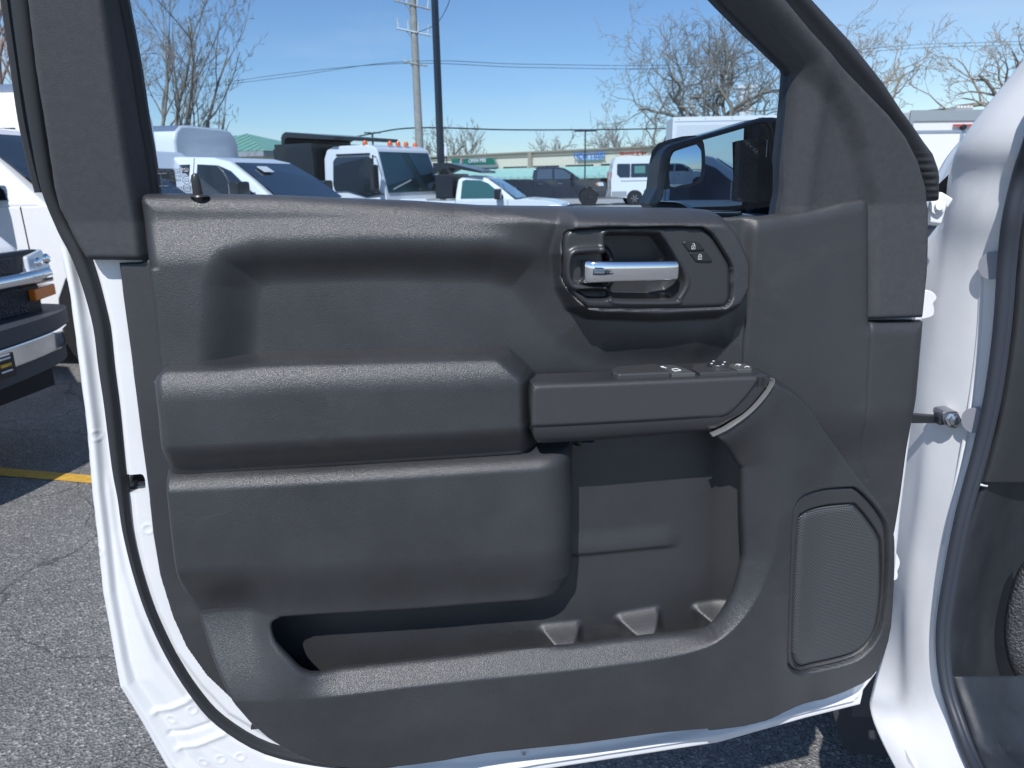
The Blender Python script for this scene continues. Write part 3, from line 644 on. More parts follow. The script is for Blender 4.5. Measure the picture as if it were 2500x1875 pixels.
row = mth('FLOOR', Zc); par = mth('MULTIPLY', mth('MODULO', mth('ABSOLUTE', row), 2.0), 0.5)
fx = mth('SUBTRACT', mth('FRACT', mth('ADD', X, par)), 0.5); fz = mth('MULTIPLY', mth('SUBTRACT', mth('FRACT', Zc), 0.5), 0.866)
rr = mth('SQRT', mth('ADD', mth('MULTIPLY', fx, fx), mth('MULTIPLY', fz, fz)))
hole = t.nodes.new('ShaderNodeMapRange'); hole.inputs[1].default_value = 0.27; hole.inputs[2].default_value = 0.36; t.links.new(rr, hole.inputs[0])
mixc = t.nodes.new('ShaderNodeMixRGB'); mixc.inputs[1].default_value = (.002, .002, .003, 1); mixc.inputs[2].default_value = (.11, .115, .125, 1); t.links.new(hole.outputs[0], mixc.inputs[0]); t.links.new(mixc.outputs[0], bs.inputs['Base Color'])
bpn = t.nodes.new('ShaderNodeBump'); bpn.inputs['Distance'].default_value = .0010; bpn.inputs['Strength'].default_value = .8; t.links.new(hole.outputs[0], bpn.inputs['Height']); t.links.new(bpn.outputs[0], bs.inputs['Normal'])
bs.inputs['Roughness'].default_value = 0.42
spm = mth('MULTIPLY', hole.outputs[0], 0.5); t.links.new(spm, bs.inputs['Specular IOR Level'])
spk_c = uz(1940,1400,.045)[0]
def h_gr(u, z):
    d = sdf(u, z, spk_in); base = h_main_s(u, z); return base - 0.009 + 0.009*rnd(d/0.010)
def h_main_s(u, z): return 0.072 - 0.020*sm((u-0.39)/0.10) - 0.002
def h_ring(u, z):
    d = sdf(u, z, spk_out); return h_main_s(u, z) + 0.001 - 0.005*(1-rnd(d/0.005)) - 0.012*sm((sdf(u, z, spk_in)+0.005)/0.005)
relief('speaker_surround', spk_out, h_ring, 0.0016, PLAS2, door, holes=[], skirt=0.01)
relief('speaker_grille', spk_in, lambda u, z: h_gr(u, z)+0.003, 0.0016, GR, door, skirt=0.008)

# ---- lock plunger
c = dpt(483,478,.012)
mb = MB(); a = uz(484,478,.012); B = [DP(a[0], a[1]+k, .012) for k in (-.02, 0, .018, .024, .0265)]
mb.tube(B, [.0062, .0060, .0055, .0046, .002], 14); mb.build('lock_plunger', PLASB, door, True, True)
mb = MB(); p = DP(a[0]+.002, a[1]+.0005, .012); mb.lathe([(.0115, -.002), (.0105, 0), (.007, .0012)], p, Z_, 24); mb.build('plunger_collar', PLASB, door, True, True)

# ---- screws in the bottom flange
for x, y in ((1280,1843),(1965,1726)):
    p = dpt(x, y, -.016); mb = MB(); mb.lathe([(.0032, -.002), (.0032, .0008), (.0012, .0012)], p, N_, 12); mb.build('drain_plug', STEEL, door, True, True)

# ---- printed marking on the glass (read from inside, so mirrored)
gz = lambda px, py: uz(px, py, -0.0215)
def gtext(name, s, px, py, size, m, align='RIGHT'):
    a = gz(px, py); b = gz(px+10, py); o = DP(a[0], a[1], -0.0212); up = DP(a[0], a[1]+.01, -0.0212)-o
    return text_mesh(name, s, size, m, pane, frame_m(o, E_, up), 0.00005, True, True, align)
def gquad(px0, py0, px1, py1, m, name, h=-0.0214):
    mb = MB(); mb.poly([DP(*uz(x, y, h), h) for x, y in ((px0, py1), (px1, py1), (px1, py0), (px0, py0))]); return mb.build(name, m, pane, True)
NAVY = mat('navy_print', (.02,.025,.07), .5)
gquad(445, 408, 461, 423, NAVY, 'glass_badge')
gtext('glass_badge_letters', 'GM', 453, 414, .0052, WGLY, 'CENTER').location += Vector(N_*0.0003)
gquad(448, 418.2, 459, 419.4, WGLY, 'glass_badge_line', -0.0209)
def gring(px, py, r):
    a = gz(px, py); mb = MB(); mb.tube([DP(a[0]+r*math.cos(t), a[1]+r*math.sin(t), -.0212) for t in np.linspace(0, 2*math.pi, 25)], .00032, 4); mb.build('approval_ring', BGLY, pane, True)
gring(456, 440, .0047); gring(457, 459, .0045)
gtext('glass_print', 'E3', 456, 440, .0058, BGLY, 'CENTER'); gtext('glass_print', 'CCC', 457, 459, .0044, BGLY, 'CENTER')
gtext('glass_print', '43R-004709', 443, 440, .0048, BGLY, 'LEFT'); gtext('glass_print', 'VITRO', 442, 431, .0044, BGLY, 'LEFT')
gtext('glass_print', 'TRANS 70% MIN', 441, 422, .0044, BGLY, 'LEFT'); gtext('glass_print', 'DOT-287 AS-2', 440, 415, .0044, BGLY, 'LEFT'); gtext('glass_print', 'E 0002', 445, 459, .0040, BGLY, 'LEFT')
mb = MB(); a = gz(395, 441)
for pr in (((-.007,.008),(.007,.008)), ((-.007,-.007),(.007,-.007)), ((0,-.007),(0,.008))): mb.tube([DP(a[0]+x, a[1]+y, -.0212) for x, y in pr], .0009, 4)
mb.build('glass_print', BGLY, pane, True)

# ---- door mirror outside the glass
MH = -0.16      # the housing sits this far beyond the trim plane
def mp_(px, py, h): return dpt(px, py, h)
mir_out = [(1608,505),(1612,440),(1620,400),(1628,372),(1650,352),(1700,336),(1800,309),(1862,288),(1880,286),(1890,291),(1930,300),(2000,310),(2010,520)]
mo = smooth_poly(tr([(1604,515),(1609,460),(1616,405),(1622,378),(1634,359),(1655,348),(1720,330),(1800,306),(1855,290),(1885,285),(1920,288),(1985,300),(2010,400),(2010,530),(1800,535)], MH), True, 3)
mg = smooth_poly(tr([(1616,512),(1618,480),(1627,420),(1636,378),(1648,362),(1700,345),(1800,317),(1850,303),(1868,305),(1878,330),(1882,400),(1884,500),(1882,512),(1800,520)], MH), True, 3)
def h_mo(u, z):
    d = sdf(u, z, mo); g = sdf(u, z, mg); return MH - 0.012*(1-rnd(d/0.012)) + 0.002*np.exp(-((g+.003)/.003)**2) 
MIRH = mat('satin_black_housing', (0.018,0.022,0.026), 0.32, spec=0.5)
side_mirror = relief('side_mirror', mo, h_mo, 0.002, MIRH, truck, holes=[mg], skirt=0.05)
tag(side_mirror, 'black door mirror seen through the window')
MG = mat('mirror_glass_silver', (0.55,0.61,0.63), 0.015, metal=1.0)
main_g = tr([(1600,530),(1606,440),(1622,375),(1640,352),(1700,330),(1800,302),(1850,288),(1880,292),(1893,340),(1895,530)], MH-.03)
spot_g = smooth_poly(tr([(1636,455),(1638,400),(1648,372),(1668,362),(1704,352),(1709,358),(1708,400),(1703,430),(1690,445),(1660,452)], MH-.036), True, 2)
divider = smooth_poly(tr([(1600,470),(1625,462),(1660,459),(1695,451),(1710,434),(1716,400),(1717,350),(1700,330),(1640,340),(1600,370)], MH-.036), True, 2)
def mglass(name, pl, tilt_u, tilt_z, dome=0.0):
    c = pl.mean(0)
    cu = main_g.mean(0)[0]; f = lambda u, z: MH-0.024 + (0.0030 if dome else 0) + (u-cu)*tilt_u + (np.maximum(z, ZB)-c[1])*tilt_z - dome*((u-c[0])**2+(z-c[1])**2)
    return relief(name, pl, f, 0.004, MG, side_mirror, skirt=0.004)
mglass('mirror_glass', main_g, 0.30, -0.165); mglass('blind_spot_mirror', spot_g, 0.26, -0.165, 1.2)
cu = main_g.mean(0)[0]; cz = main_g.mean(0)[1]
relief('mirror_divider', divider, lambda u, z: MH-0.024+0.0006+(u-cu)*0.30-(np.maximum(z, ZB)-cz)*0.165, 0.004, MIRH, side_mirror, skirt=0.001)
# the rest of the housing and its arm behind
mb = MB(); a = [uz(x, y, MH-.02) for x, y in ((1665,385),(1880,318),(1995,320),(2005,520),(1650,520))]
mb.prism([DP(p[0], p[1], MH-.056) for p in a], -N_*0.06); mb.build('mirror_cap', WHITE, side_mirror, True, True, bevel=.02, seg=3)
mb = MB(); a = uz(1940,500,MH); mb.hexa([DP(a[0]+x, a[1]+z-.05, h) for z in (-.03, .03) for x, h in ((-.06, -.04), (.08, -.04), (.08, MH-.06), (-.06, MH-.06))]); mb.build('mirror_arm', MIRH, side_mirror, True, True, bevel=.01)
# dark crinkled block modelled on the mirror in place of a reflection
REFLB = mat('crinkled_black_reflection', (0.020,0.022,0.026), 0.5, grain=(260,0.9,0.004))
b0 = [uz(x, y, MH+.004) for x, y in ((1802,344),(1846,336),(1842,494),(1797,492))]
mb = MB(); mb.hexa([DP(p[0], p[1], h) for h in (MH-.006, MH+.012) for p in (b0[3], b0[2], b0[1], b0[0])]); mb.build('reflected_block', REFLB, side_mirror, True)
b0 = [uz(x, y, MH-.004) for x, y in ((1847,336),(1872,341),(1866,494),(1842,494))]
mb = MB(); mb.hexa([DP(p[0], p[1], h) for h in (MH-.014, MH-.004) for p in (b0[3], b0[2], b0[1], b0[0])]); mb.build('reflected_block', REFLB, side_mirror, True)
mb = MB(); mb.tube([dpt(1873,342,MH-.002), dpt(1864,493,MH-.002)], .0007, 5); mb.build('reflected_edge_line', WGLY, side_mirror, True)

# ================================================================== body around the door opening
def yo(py): return float(np.interp(py, [-60,148,340,430,1540,1660,1765,1875,2020,2200], [.05,.06,.075,.10,.10,.085,.065,.044,.026,.015]))
def row(py, xs, Ys): return [at(x, py if not isinstance(py, (list, tuple)) else py[i], Ys[0]+(Ys[i]-Ys[0])*0.6) for i, x in enumerate(xs)]
def atb(px, py, Y): return at(px, py, Y+yo(py))
def rowb(py, xs, Ys): return [atb(x, py, Ys[i]) for i, x in enumerate(xs)]
rows = [
 row(-260, (2800,2806,2830,2890,2960), (1.00,.985,.96,.93,.90)),
 row(-60, (2662,2668,2694,2756,2828), (1.06,1.045,1.01,.97,.94)),
 row(148, (2500,2508,2536,2600,2668), (1.14,1.12,1.08,1.03,.985)),
 row([337,338,341,343,340], (2353,2361,2392,2456,2512), (1.20,1.18,1.13,1.06,1.01)),
 row(430, (2318,2324,2352,2412,2478), (1.26,1.22,1.16,1.08,1.02)),
 row(530, (2303,2309,2332,2387,2453), (1.28,1.23,1.17,1.09,1.03)),
 row(630, (2240,2286,2316,2376,2441), (1.31,1.235,1.18,1.10,1.04)),
 row(800, (2228,2262,2296,2362,2427), (1.32,1.24,1.18,1.10,1.04)),
 row(960, (2216,2248,2284,2347,2405), (1.32,1.24,1.18,1.10,1.04)),
 row(1100, (2204,2240,2268,2322,2374), (1.32,1.23,1.17,1.10,1.04)),
 row(1250, (2190,2225,2248,2292,2333), (1.31,1.22,1.16,1.09,1.035)),
 row(1400, (2180,2204,2227,2266,2302), (1.29,1.20,1.14,1.08,1.03)),
 row(1540, (2172,2199,2216,2251,2283), (1.26,1.18,1.12,1.06,1.02)),
 row([1680,1690,1690,1680,1660], (2132,2190,2222,2262,2293), (1.22,1.14,1.08,1.03,1.00)),
 row([1745,1760,1775,1775,1765], (2128,2172,2215,2270,2322), (1.14,1.09,1.05,1.01,.975)),
 row(1875, (2187,2217,2260,2314,2364), (1.04,1.01,.98,.955,.93)),
 row(2020, (2280,2310,2350,2405,2450), (.90,.885,.87,.85,.835)),
 row(2200, (2400,2430,2470,2520,2560), (.74,.73,.72,.71,.70))]
sheet('door_jamb', rows, WHITEIN, truck, 5)
# raised stiffening ridge of the jamb
rl_ = [(2455,430,1.055),(2405,600,1.07),(2392,800,1.07),(2378,930,1.07),(2358,1060,1.065),(2330,1200,1.06),(2300,1330,1.05)]
mb = MB(); mb.tube(smooth_poly([atb(*p) for p in rl_], False, 5), [.004*math.sin(math.pi*(i+.5)/31)**.4 for i in range(31)], 8); mb.build('jamb_ridge', WHITEIN, truck, True, True)
for k, pts in enumerate(([(2195,1700,1.155),(2240,1790,1.06),(2310,1900,.965)], [(2170,1745,1.12),(2230,1860,1.0),(2290,1960,.93)])):
    p = smooth_poly([at(q[0], q[1], q[2]+.03) for q in pts], False, 6); mb = MB(); mb.tube(p, [.006+.004*math.sin(i/len(p)*3.1) for i in range(len(p))], 8); mb.build('sill_fold', WHITEIN, truck, True, True)
# round plugs
def ellipse_plug(px, py, Y, rx, ry, m, name):
    c = at(px, py, Y); k = Y/FPX; mb = MB()
    a = np.array([.47, -.88, 0]); nrm = np.cross(a, Z_); nrm /= np.linalg.norm(nrm)
    mb.add([c+nrm*.004+a*ry*k*.95*math.cos(t)+Z_*ry*k*1.02*math.sin(t) for t in np.linspace(0, 2*math.pi, 33)[:-1]]+[c-nrm*.012+a*ry*k*.95*math.cos(t)+Z_*ry*k*1.02*math.sin(t) for t in np.linspace(0, 2*math.pi, 33)[:-1]],
           [tuple(range(32))]+[(i, 32+i, 32+(i+1) % 32, (i+1) % 32) for i in range(32)])
    return mb.build(name, m, truck, True, True)
PLUG = mat('grey_rubber_plug', (.30,.31,.35), .55)
ellipse_plug(2424, 648, 1.142, 13, 33, PLUG, 'body_plug'); ellipse_plug(2379, 1026, 1.143, 12.5, 32, PLUG, 'body_plug')
# weatherstrip of the opening
wsp = [(2700,-60,.94),(2580,148,.97),(2522,340,.995),(2492,430,1.0),(2468,530,1.005),(2456,630,1.015),(2443,800,1.015),(2421,960,1.015),(2390,1100,1.015),(2349,1250,1.01),(2318,1400,1.005),(2298,1540,.995),(2305,1660,.985),(2336,1765,.965),(2380,1875,.92),(2465,2020,.825),(2575,2200,.69)]
wp = smooth_poly([atb(p[0], p[1], p[2]-.004) for p in wsp], False, 5); wn = len(wp)
mb = MB(); mb.tube(wp, np.interp(np.linspace(0, 1, wn), [0, .3, .45, .6, .75, 1], [.012, .011, .010, .009, .008, .010]), 12)
mb.tube([p+np.array([.007, -.004, 0]) for p in wp], .0065, 10); mb.build('opening_seal', mat('blue_grey_seal', (.034,.040,.054), .5, grain=(300,.2,.001)), truck, True, True)
# dash end panel, kick panel, sill plate, floor mat
DASH = mat('dash_side_plastic', (0.030,0.032,0.036), 0.45, grain=(900,.35,.0007,'voronoi'), vary=(6,.12))
rows = [rowb(y, (a, a+14, a+45, a+110, a+230), (1.03,1.015,1.02,1.06,1.15)) for y, a in ((60,2640),(200,2588),(340,2545),(430,2520),(530,2496),(630,2482),(800,2470),(960,2446),(1060,2425),(1140,2404),(1178,2392))]
sheet('dash_end_panel', rows, DASH, truck, 5)
mb = MB(); mb.tube([atb(2386,1182,1.02), atb(2410,1186,1.02)], .002, 6); mb.build('trim_clip', WGLY, truck, True)
KICK = mat('scuffed_kick_plastic', (0.026,0.031,0.038), 0.42, grain=(700,.4,.0008,'voronoi'), vary=(12,.25))
dust(KICK, 9.0, .62, .76, (.16,.16,.155), .35)
rows = [rowb(y, (a, a+16, a+50, a+105, a+200), (1.045,1.03,1.06,1.12,1.20)) for y, a in ((1150,2405),(1200,2385),(1264,2363),(1320,2345),(1380,2327),(1460,2312),(1544,2302),(1620,2304),(1668,2313),(1700,2330))]
sheet('kick_panel', rows, KICK, truck, 5)
SILLM = mat('sill_plate_plastic', (0.026,0.031,0.040), 0.45, grain=(700,.4,.0008,'voronoi'), vary=(12,.3))
dust(SILLM, 10.0, .60, .76, (.16,.17,.17), .35, (1, .5, 1))
rows = [rowb(y, (a, a+18, a+60, a+130, a+260), (1.0-k, .985-k, .985-k, 1.02-k, 1.07-k)) for y, a, k in ((1650,2311,0),(1700,2328,.01),(1765,2352,.03),(1820,2372,.05),(1875,2396,.08),(1950,2440,.12),(2040,2495,.18),(2200,2600,.30))]
sheet('sill_plate', rows, SILLM, truck, 5)
MATM = mat('wet_look_floor_mat', (0.055,0.057,0.062), 0.30, grain=(190,1.0,.006), spec=0.7)
rows = [rowb(y, (a, a+12, a+60, a+150), (1.10,1.085,1.07,1.06)) for y, a in ((1360,2512),(1400,2484),(1474,2461),(1544,2453),(1605,2461),(1650,2480),(1700,2508))]
sheet('floor_mat', rows, MATM, truck, 5)
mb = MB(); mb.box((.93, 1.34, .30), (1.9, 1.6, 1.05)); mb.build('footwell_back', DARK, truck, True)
# dark gap between fender and jamb, fender edge, cowl corner
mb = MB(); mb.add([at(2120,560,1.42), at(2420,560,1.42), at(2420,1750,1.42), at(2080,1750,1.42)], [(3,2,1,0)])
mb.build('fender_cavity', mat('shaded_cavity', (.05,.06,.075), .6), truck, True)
rows = [row(y, xs, Ys) for y, xs, Ys in ((330,(2358,2372,2392),(1.5,1.4,1.28)), (380,(2316,2334,2345),(1.5,1.42,1.30)), (420,(2292,2312,2322),(1.5,1.42,1.30)), (460,(2270,2290,2302),(1.5,1.42,1.32)), (520,(2240,2262,2280),(1.5,1.44,1.34)))]
sheet('cowl_corner', rows, WHITE, truck, 4)
rows = [[at(2359,335,1.36), at(2345,352,1.34), at(2352,350,1.28)], [at(2320,385,1.5), at(2322,392,1.40), at(2340,372,1.30)], [at(2289,412,1.5), at(2300,428,1.42), at(2312,416,1.32)], [at(2270,440,1.5), at(2288,450,1.42), at(2290,445,1.35)]]
mb = MB(); mb.add([at(2289,452,1.33), at(2316,426,1.30), at(2346,380,1.27), at(2330,430,1.32), at(2318,480,1.33), at(2300,520,1.34), at(2280,530,1.35)], [(0,6,5,4,3,2,1)]); mb.build('hinge_gap', DARK, truck, True)
# fender and wheel beyond the door's lower corner
mb = MB(); mb.box((1.05, 1.45, .62), (1.12, 3.4, 1.12)); mb.box((1.12, 1.45, 1.08), (2.3, 3.6, 1.14)); mb.build('fender', WHITE, truck, True, True, bevel=.03)
FL = mat('fender_liner_plastic', (.040,.043,.052), .7, grain=(150,.3,.002))
mb = MB(); fr = [(2022,1700),(2040,1760),(2052,1800),(2062,1830),(2080,1838),(2180,1850),(2240,1860),(2240,1640),(2010,1640)]
mb.prism([at(x, y, 1.55) for x, y in fr], (0, .02, 0)); mb.build('splash_guard', FL, truck, True)
mb = MB(); mb.box((.80,1.5,.30),(2.6,5.0,.46)); mb.build('underbody', DARK, truck, True)  # box added so that the ground under the truck falls in shade
wc = at(2020,1770,1.95); wc = np.array([wc[0]+.12, 1.98, .40])
mb = MB(); mb.lathe([(.25,-.13),(.37,-.135),(.40,-.10),(.405,0),(.40,.10),(.37,.135),(.25,.13)], wc, (1,.18,0), 48); fw = mb.build('front_wheel', TYRE, truck, True, True)
mb = MB(); mb.lathe([(.24,-.11),(.22,-.08),(.05,-.06)], wc, (1,.18,0), 24); mb.build('rim', BRUSH, fw, True, True)
# hinges
def rbox(name, px, py, Y, wx, hz, dy, parent=truck, m=WHITE, bev=.004, rot=0.0):
    c = at(px, py, Y); k = Y/FPX; mb = MB(); x, z = wx*k/2, hz*k/2
    ca, sa = math.cos(rot), math.sin(rot)
    pts = [(-x,-z),(x,-z),(x,z),(-x,z)]; pts = [(a*ca-b*sa, a*sa+b*ca) for a, b in pts]
    mb.hexa([c+np.array([a, d, b]) for d in (-dy/2, dy/2) for a, b in pts]); return mb.build(name, m, parent, True, True, bevel=bev, seg=3)
hg = rbox('upper_hinge', 2284, 518, 1.175, 42, 54, .008, rot=-.15); rbox('hinge_leaf', 2298, 488, 1.195, 38, 26, .02, hg, rot=-.5)
mb = MB(); mb.lathe([(.011,-.004),(.011,.002),(.0065,.003),(.006,.009),(.003,.0095)], at(2288,505,1.168), (-.1,-1,.15), 20); mb.build('hinge_bolt', WHITE, hg, True, True)
def lobe(name, pts, Y, parent, m=WHITE):
    p = smooth_poly([at(x, y, Y) for x, y in pts], True, 4); mb = MB(); n = len(p); mb.prism([tuple(q) for q in p], (0, .03, 0)); return mb.build(name, m, parent, True, True, bevel=.006, seg=3)
lobe('middle_hinge', [(2240,712),(2268,709),(2284,718),(2288,730),(2280,741),(2282,752),(2281,768),(2270,776),(2240,776)], 1.19, truck)
lobe('lower_hinge', [(2160,1345),(2178,1338),(2190,1352),(2198,1372),(2196,1385),(2192,1395),(2193,1408),(2186,1417),(2160,1416)], 1.17, truck)
# check strap
CS = mat('dark_check_strap', (.06,.065,.075), .35, metal=.6)
mb = MB(); a = at(2205,1022,1.20); b = at(2296,1026,1.20); mb.hexa([a+(0,0,-.009), b+(0,0,-.006), b+(0,.012,-.006), a+(0,.012,-.009), a+(0,0,.009), b+(0,0,.007), b+(0,.012,.007), a+(0,.012,.009)]); st = mb.build('check_strap', CS, truck, True, True, bevel=.002)
rbox('strap_fork', 2296, 1024, 1.192, 20, 26, .016, st, CS)
lobe('strap_bracket', [(2302,1010),(2318,1004),(2336,1005),(2342,1014),(2341,1036),(2334,1046),(2318,1044),(2306,1034)], 1.178, st, STEEL)
mb = MB(); mb.lathe([(.0125,-.003),(.0125,.002),(.0085,.003),(.008,.009),(.004,.0095)], at(2327,1025,1.172), (-.2,-1,.1), 6); mb.build('strap_bolt', BRUSH, st, True, True)
# ================================================================== THE CAR PARK AND WHAT STANDS IN IT
def ground_mat():
    m = bpy.data.materials.new('asphalt'); m.use_nodes = True; t = m.node_tree; b = t.nodes['Principled BSDF']; b.inputs['Roughness'].default_value = .8
    c = t.nodes.new('ShaderNodeTexCoord')
    v = t.nodes.new('ShaderNodeTexVoronoi'); v.inputs['Scale'].default_value = 120; v2 = t.nodes.new('ShaderNodeTexVoronoi'); v2.inputs['Scale'].default_value = 240
    n = t.nodes.new('ShaderNodeTexNoise'); n.inputs['Scale'].default_value = 1.1; n.inputs['Detail'].default_value = 8
    for q in (v, v2, n): t.links.new(c.outputs['Object'], q.inputs[0])
    sp = t.nodes.new('ShaderNodeSeparateColor'); t.links.new(v.outputs['Color'], sp.inputs[0]); sp2 = t.nodes.new('ShaderNodeSeparateColor'); t.links.new(v2.outputs['Color'], sp2.inputs[0])
    r = t.nodes.new('ShaderNodeValToRGB'); e = r.color_ramp.elements; e[0].position = .0; e[0].color = (.055,.055,.06,1); e[1].position = 1; e[1].color = (.50,.48,.44,1)
    x = r.color_ramp.elements.new(.5); x.color = (.105,.105,.11,1); x = r.color_ramp.elements.new(.85); x.color = (.19,.185,.18,1)
    r2 = t.nodes.new('ShaderNodeValToRGB'); e = r2.color_ramp.elements; e[0].position = .0; e[0].color = (.05,.05,.055,1); e[1].position = 1; e[1].color = (.36,.35,.33,1)
    t.links.new(sp.outputs[0], r.inputs[0]); t.links.new(sp2.outputs[0], r2.inputs[0])
    mx = t.nodes.new('ShaderNodeMixRGB'); mx.inputs[0].default_value = .5; t.links.new(r.outputs[0], mx.inputs[1]); t.links.new(r2.outputs[0], mx.inputs[2])
    mr = t.nodes.new('ShaderNodeMapRange'); mr.inputs[1].default_value = .3; mr.inputs[2].default_value = .7; mr.inputs[3].default_value = .85; mr.inputs[4].default_value = 1.35; t.links.new(n.outputs[0], mr.inputs[0])
    mm = t.nodes.new('ShaderNodeMixRGB'); mm.blend_type = 'MULTIPLY'; mm.inputs[0].default_value = 1; t.links.new(mx.outputs[0], mm.inputs[1]); t.links.new(mr.outputs[0], mm.inputs[2]); t.links.new(mm.outputs[0], b.inputs['Base Color'])
    nd = t.nodes.new('ShaderNodeTexNoise'); nd.inputs['Scale'].default_value = 2.5; nd.inputs['Detail'].default_value = 5; t.links.new(c.outputs['Object'], nd.inputs[0])
    ma = t.nodes.new('ShaderNodeMixRGB'); ma.blend_type = 'ADD'; ma.inputs[0].default_value = .35; t.links.new(c.outputs['Object'], ma.inputs[1]); t.links.new(nd.outputs['Color'], ma.inputs[2])
    vc = t.nodes.new('ShaderNodeTexVoronoi'); vc.feature = 'DISTANCE_TO_EDGE'; vc.inputs['Scale'].default_value = .75; t.links.new(ma.outputs[0], vc.inputs[0])
    mc_ = t.nodes.new('ShaderNodeMapRange'); mc_.inputs[1].default_value = .0; mc_.inputs[2].default_value = .006; mc_.inputs[3].default_value = .45; mc_.inputs[4].default_value = 1; t.links.new(vc.outputs['Distance'], mc_.inputs[0])
    mk = t.nodes.new('ShaderNodeMixRGB'); mk.blend_type = 'MULTIPLY'; mk.inputs[0].default_value = 1; t.links.new(mm.outputs[0], mk.inputs[1]); t.links.new(mc_.outputs[0], mk.inputs[2]); t.links.new(mk.outputs[0], b.inputs['Base Color'])
    bp = t.nodes.new('ShaderNodeBump'); bp.inputs['Distance'].default_value = .006; bp.inputs['Strength'].default_value = .8; t.links.new(v.outputs['Distance'], bp.inputs['Height']); t.links.new(bp.outputs[0], b.inputs['Normal'])
    return m
mb = MB(); mb.add([(-400,-100,0),(400,-100,0),(400,900,0),(-400,900,0)], [(0,1,2,3)]); g = mb.build('ground', ground_mat()); tag(g, 'speckled grey asphalt of the car park', kind='structure')
YEL = mat('worn_yellow_paint', (.62,.36,.05), .75, vary=(25,.25), grain=(150,.5,.004))
mb = MB(); mb.add([gnd(-60,1138)+(0,0,.004), gnd(-60,1157)+(0,0,.004), gnd(330,1190)+(0,0,.004), gnd(330,1171)+(0,0,.004)], [(0,1,2,3)])
p = mb.build('painted_line', YEL); tag(p, 'yellow parking line painted on the asphalt', kind='structure')
mb = MB(); mb.add([gnd(1180,505)+(0,0,.004), gnd(2100,505)+(0,0,.004), gnd(2100,486)+(0,0,.004), gnd(1180,486)+(0,0,.004)], [(0,1,2,3)])
p = mb.build('pale_apron', mat('pale_ground', (.46,.44,.41), .85, vary=(3,.15))); tag(p, 'pale strip of ground across the lot', kind='structure')  # paler sheet laid over the asphalt
# ------------------------------------------------------------------ vehicles (built facing +X, z up, left side +Y)
CLR = glassmat('clear_car_glass', (0.45, 0.62, 0.60), 1.6, 0.04)
LGR = mat('light_grey_trim', (.35,.36,.37), .5)
GRIM = mat('black_grille', (.02,.022,.026), .45)
def arch(cx, cz, r, n=9, a0=180, a1=0): return [(cx+r*math.cos(R_(a0+(a1-a0)*i/n)), cz+r*math.sin(R_(a0+(a1-a0)*i/n))) for i in range(n+1)]
class Veh:
    def __init__(s, root, W, belt, top, tumble): s.r = root; s.W = W; s.b = belt; s.t = top; s.k = tumble
    def hw(s, z, off=0): return s.W/2 - max(0, z-s.b)/(s.t-s.b)*s.k + off
    def solid(s, name, prof, m, bevel=.03, extra=0, seg=3, **k):
        v = [(x, s.hw(z, extra), z) for x, z in prof]+[(x, -s.hw(z, extra), z) for x, z in prof]; n = len(prof); mb = MB()
        area = sum(prof[i][0]*prof[(i+1) % n][1]-prof[(i+1) % n][0]*prof[i][1] for i in range(n))
        f = [tuple(range(n))[::-1], tuple(range(n, 2*n))]+[(i, (i+1) % n, n+(i+1) % n, n+i) for i in range(n)]
        if area < 0: f = [q[::-1] for q in f]
        mb.add(v, f); return mb.build(name, m, s.r, False, True, bevel=bevel, seg=seg)
    def side(s, name, prof, m, off=.005, th=.004, sides=(1, -1), parent=None):
        out = []
        for sg in sides:
            mb = MB(); a = [(x, sg*s.hw(z, off), z) for x, z in prof]; mb.prism(a, (0, sg*th, 0)); out.append(mb.build(name, m, parent or s.r))
        return out
    def wheel(s, x, r, m_rim=BRUSH, wd=.26, inset=.02):
        for sg in (1, -1):
            mb = MB(); c = (x, sg*(s.W/2-wd/2-inset), r)
            mb.lathe([(r*.62,-wd/2),(r*.93,-wd/2),(r,-wd*.36),(r,wd*.36),(r*.93,wd/2),(r*.62,wd/2)], c, (0,1,0), 36); o = mb.build('wheel', TYRE, s.r, False, True)
            mb = MB(); y = sg*(s.W/2-inset+.024)
            mb.lathe([(r*.63,0),(r*.60,.02),(r*.14,.03),(r*.10,.045)], (x, y-sg*.02, r), (0,sg,0), 30)
            for k in range(6):
                a = k*math.pi/3; mb.tube([(x+r*.1*math.cos(a), y+sg*.02, r+r*.1*math.sin(a)), (x+r*.58*math.cos(a), y+sg*.012, r+r*.58*math.sin(a))], r*.07, 5)
            mb.build('rim', m_rim, o, False, True)
            mb = MB(); mb.lathe([(r*1.12,-wd/2-.05),(r*1.12,wd/2-.01)], c, (0,1,0), 24); mb.build('wheel_well', DARK, s.r)
    def front(s, name, pts, m, parent=None, th=.01):     # panel across the nose/windscreen: pts (x,y,z)
        mb = MB(); mb.prism(pts, (th, 0, th*.4)); return mb.build(name, m, parent or s.r)
    def seam(s, pts, sides=(1, -1)):
        for sg in sides:
            mb = MB(); mb.tube([(x, sg*s.hw(z, .001), z) for x, z in pts], .006, 4); mb.build('door_seam', DARK, s.r)

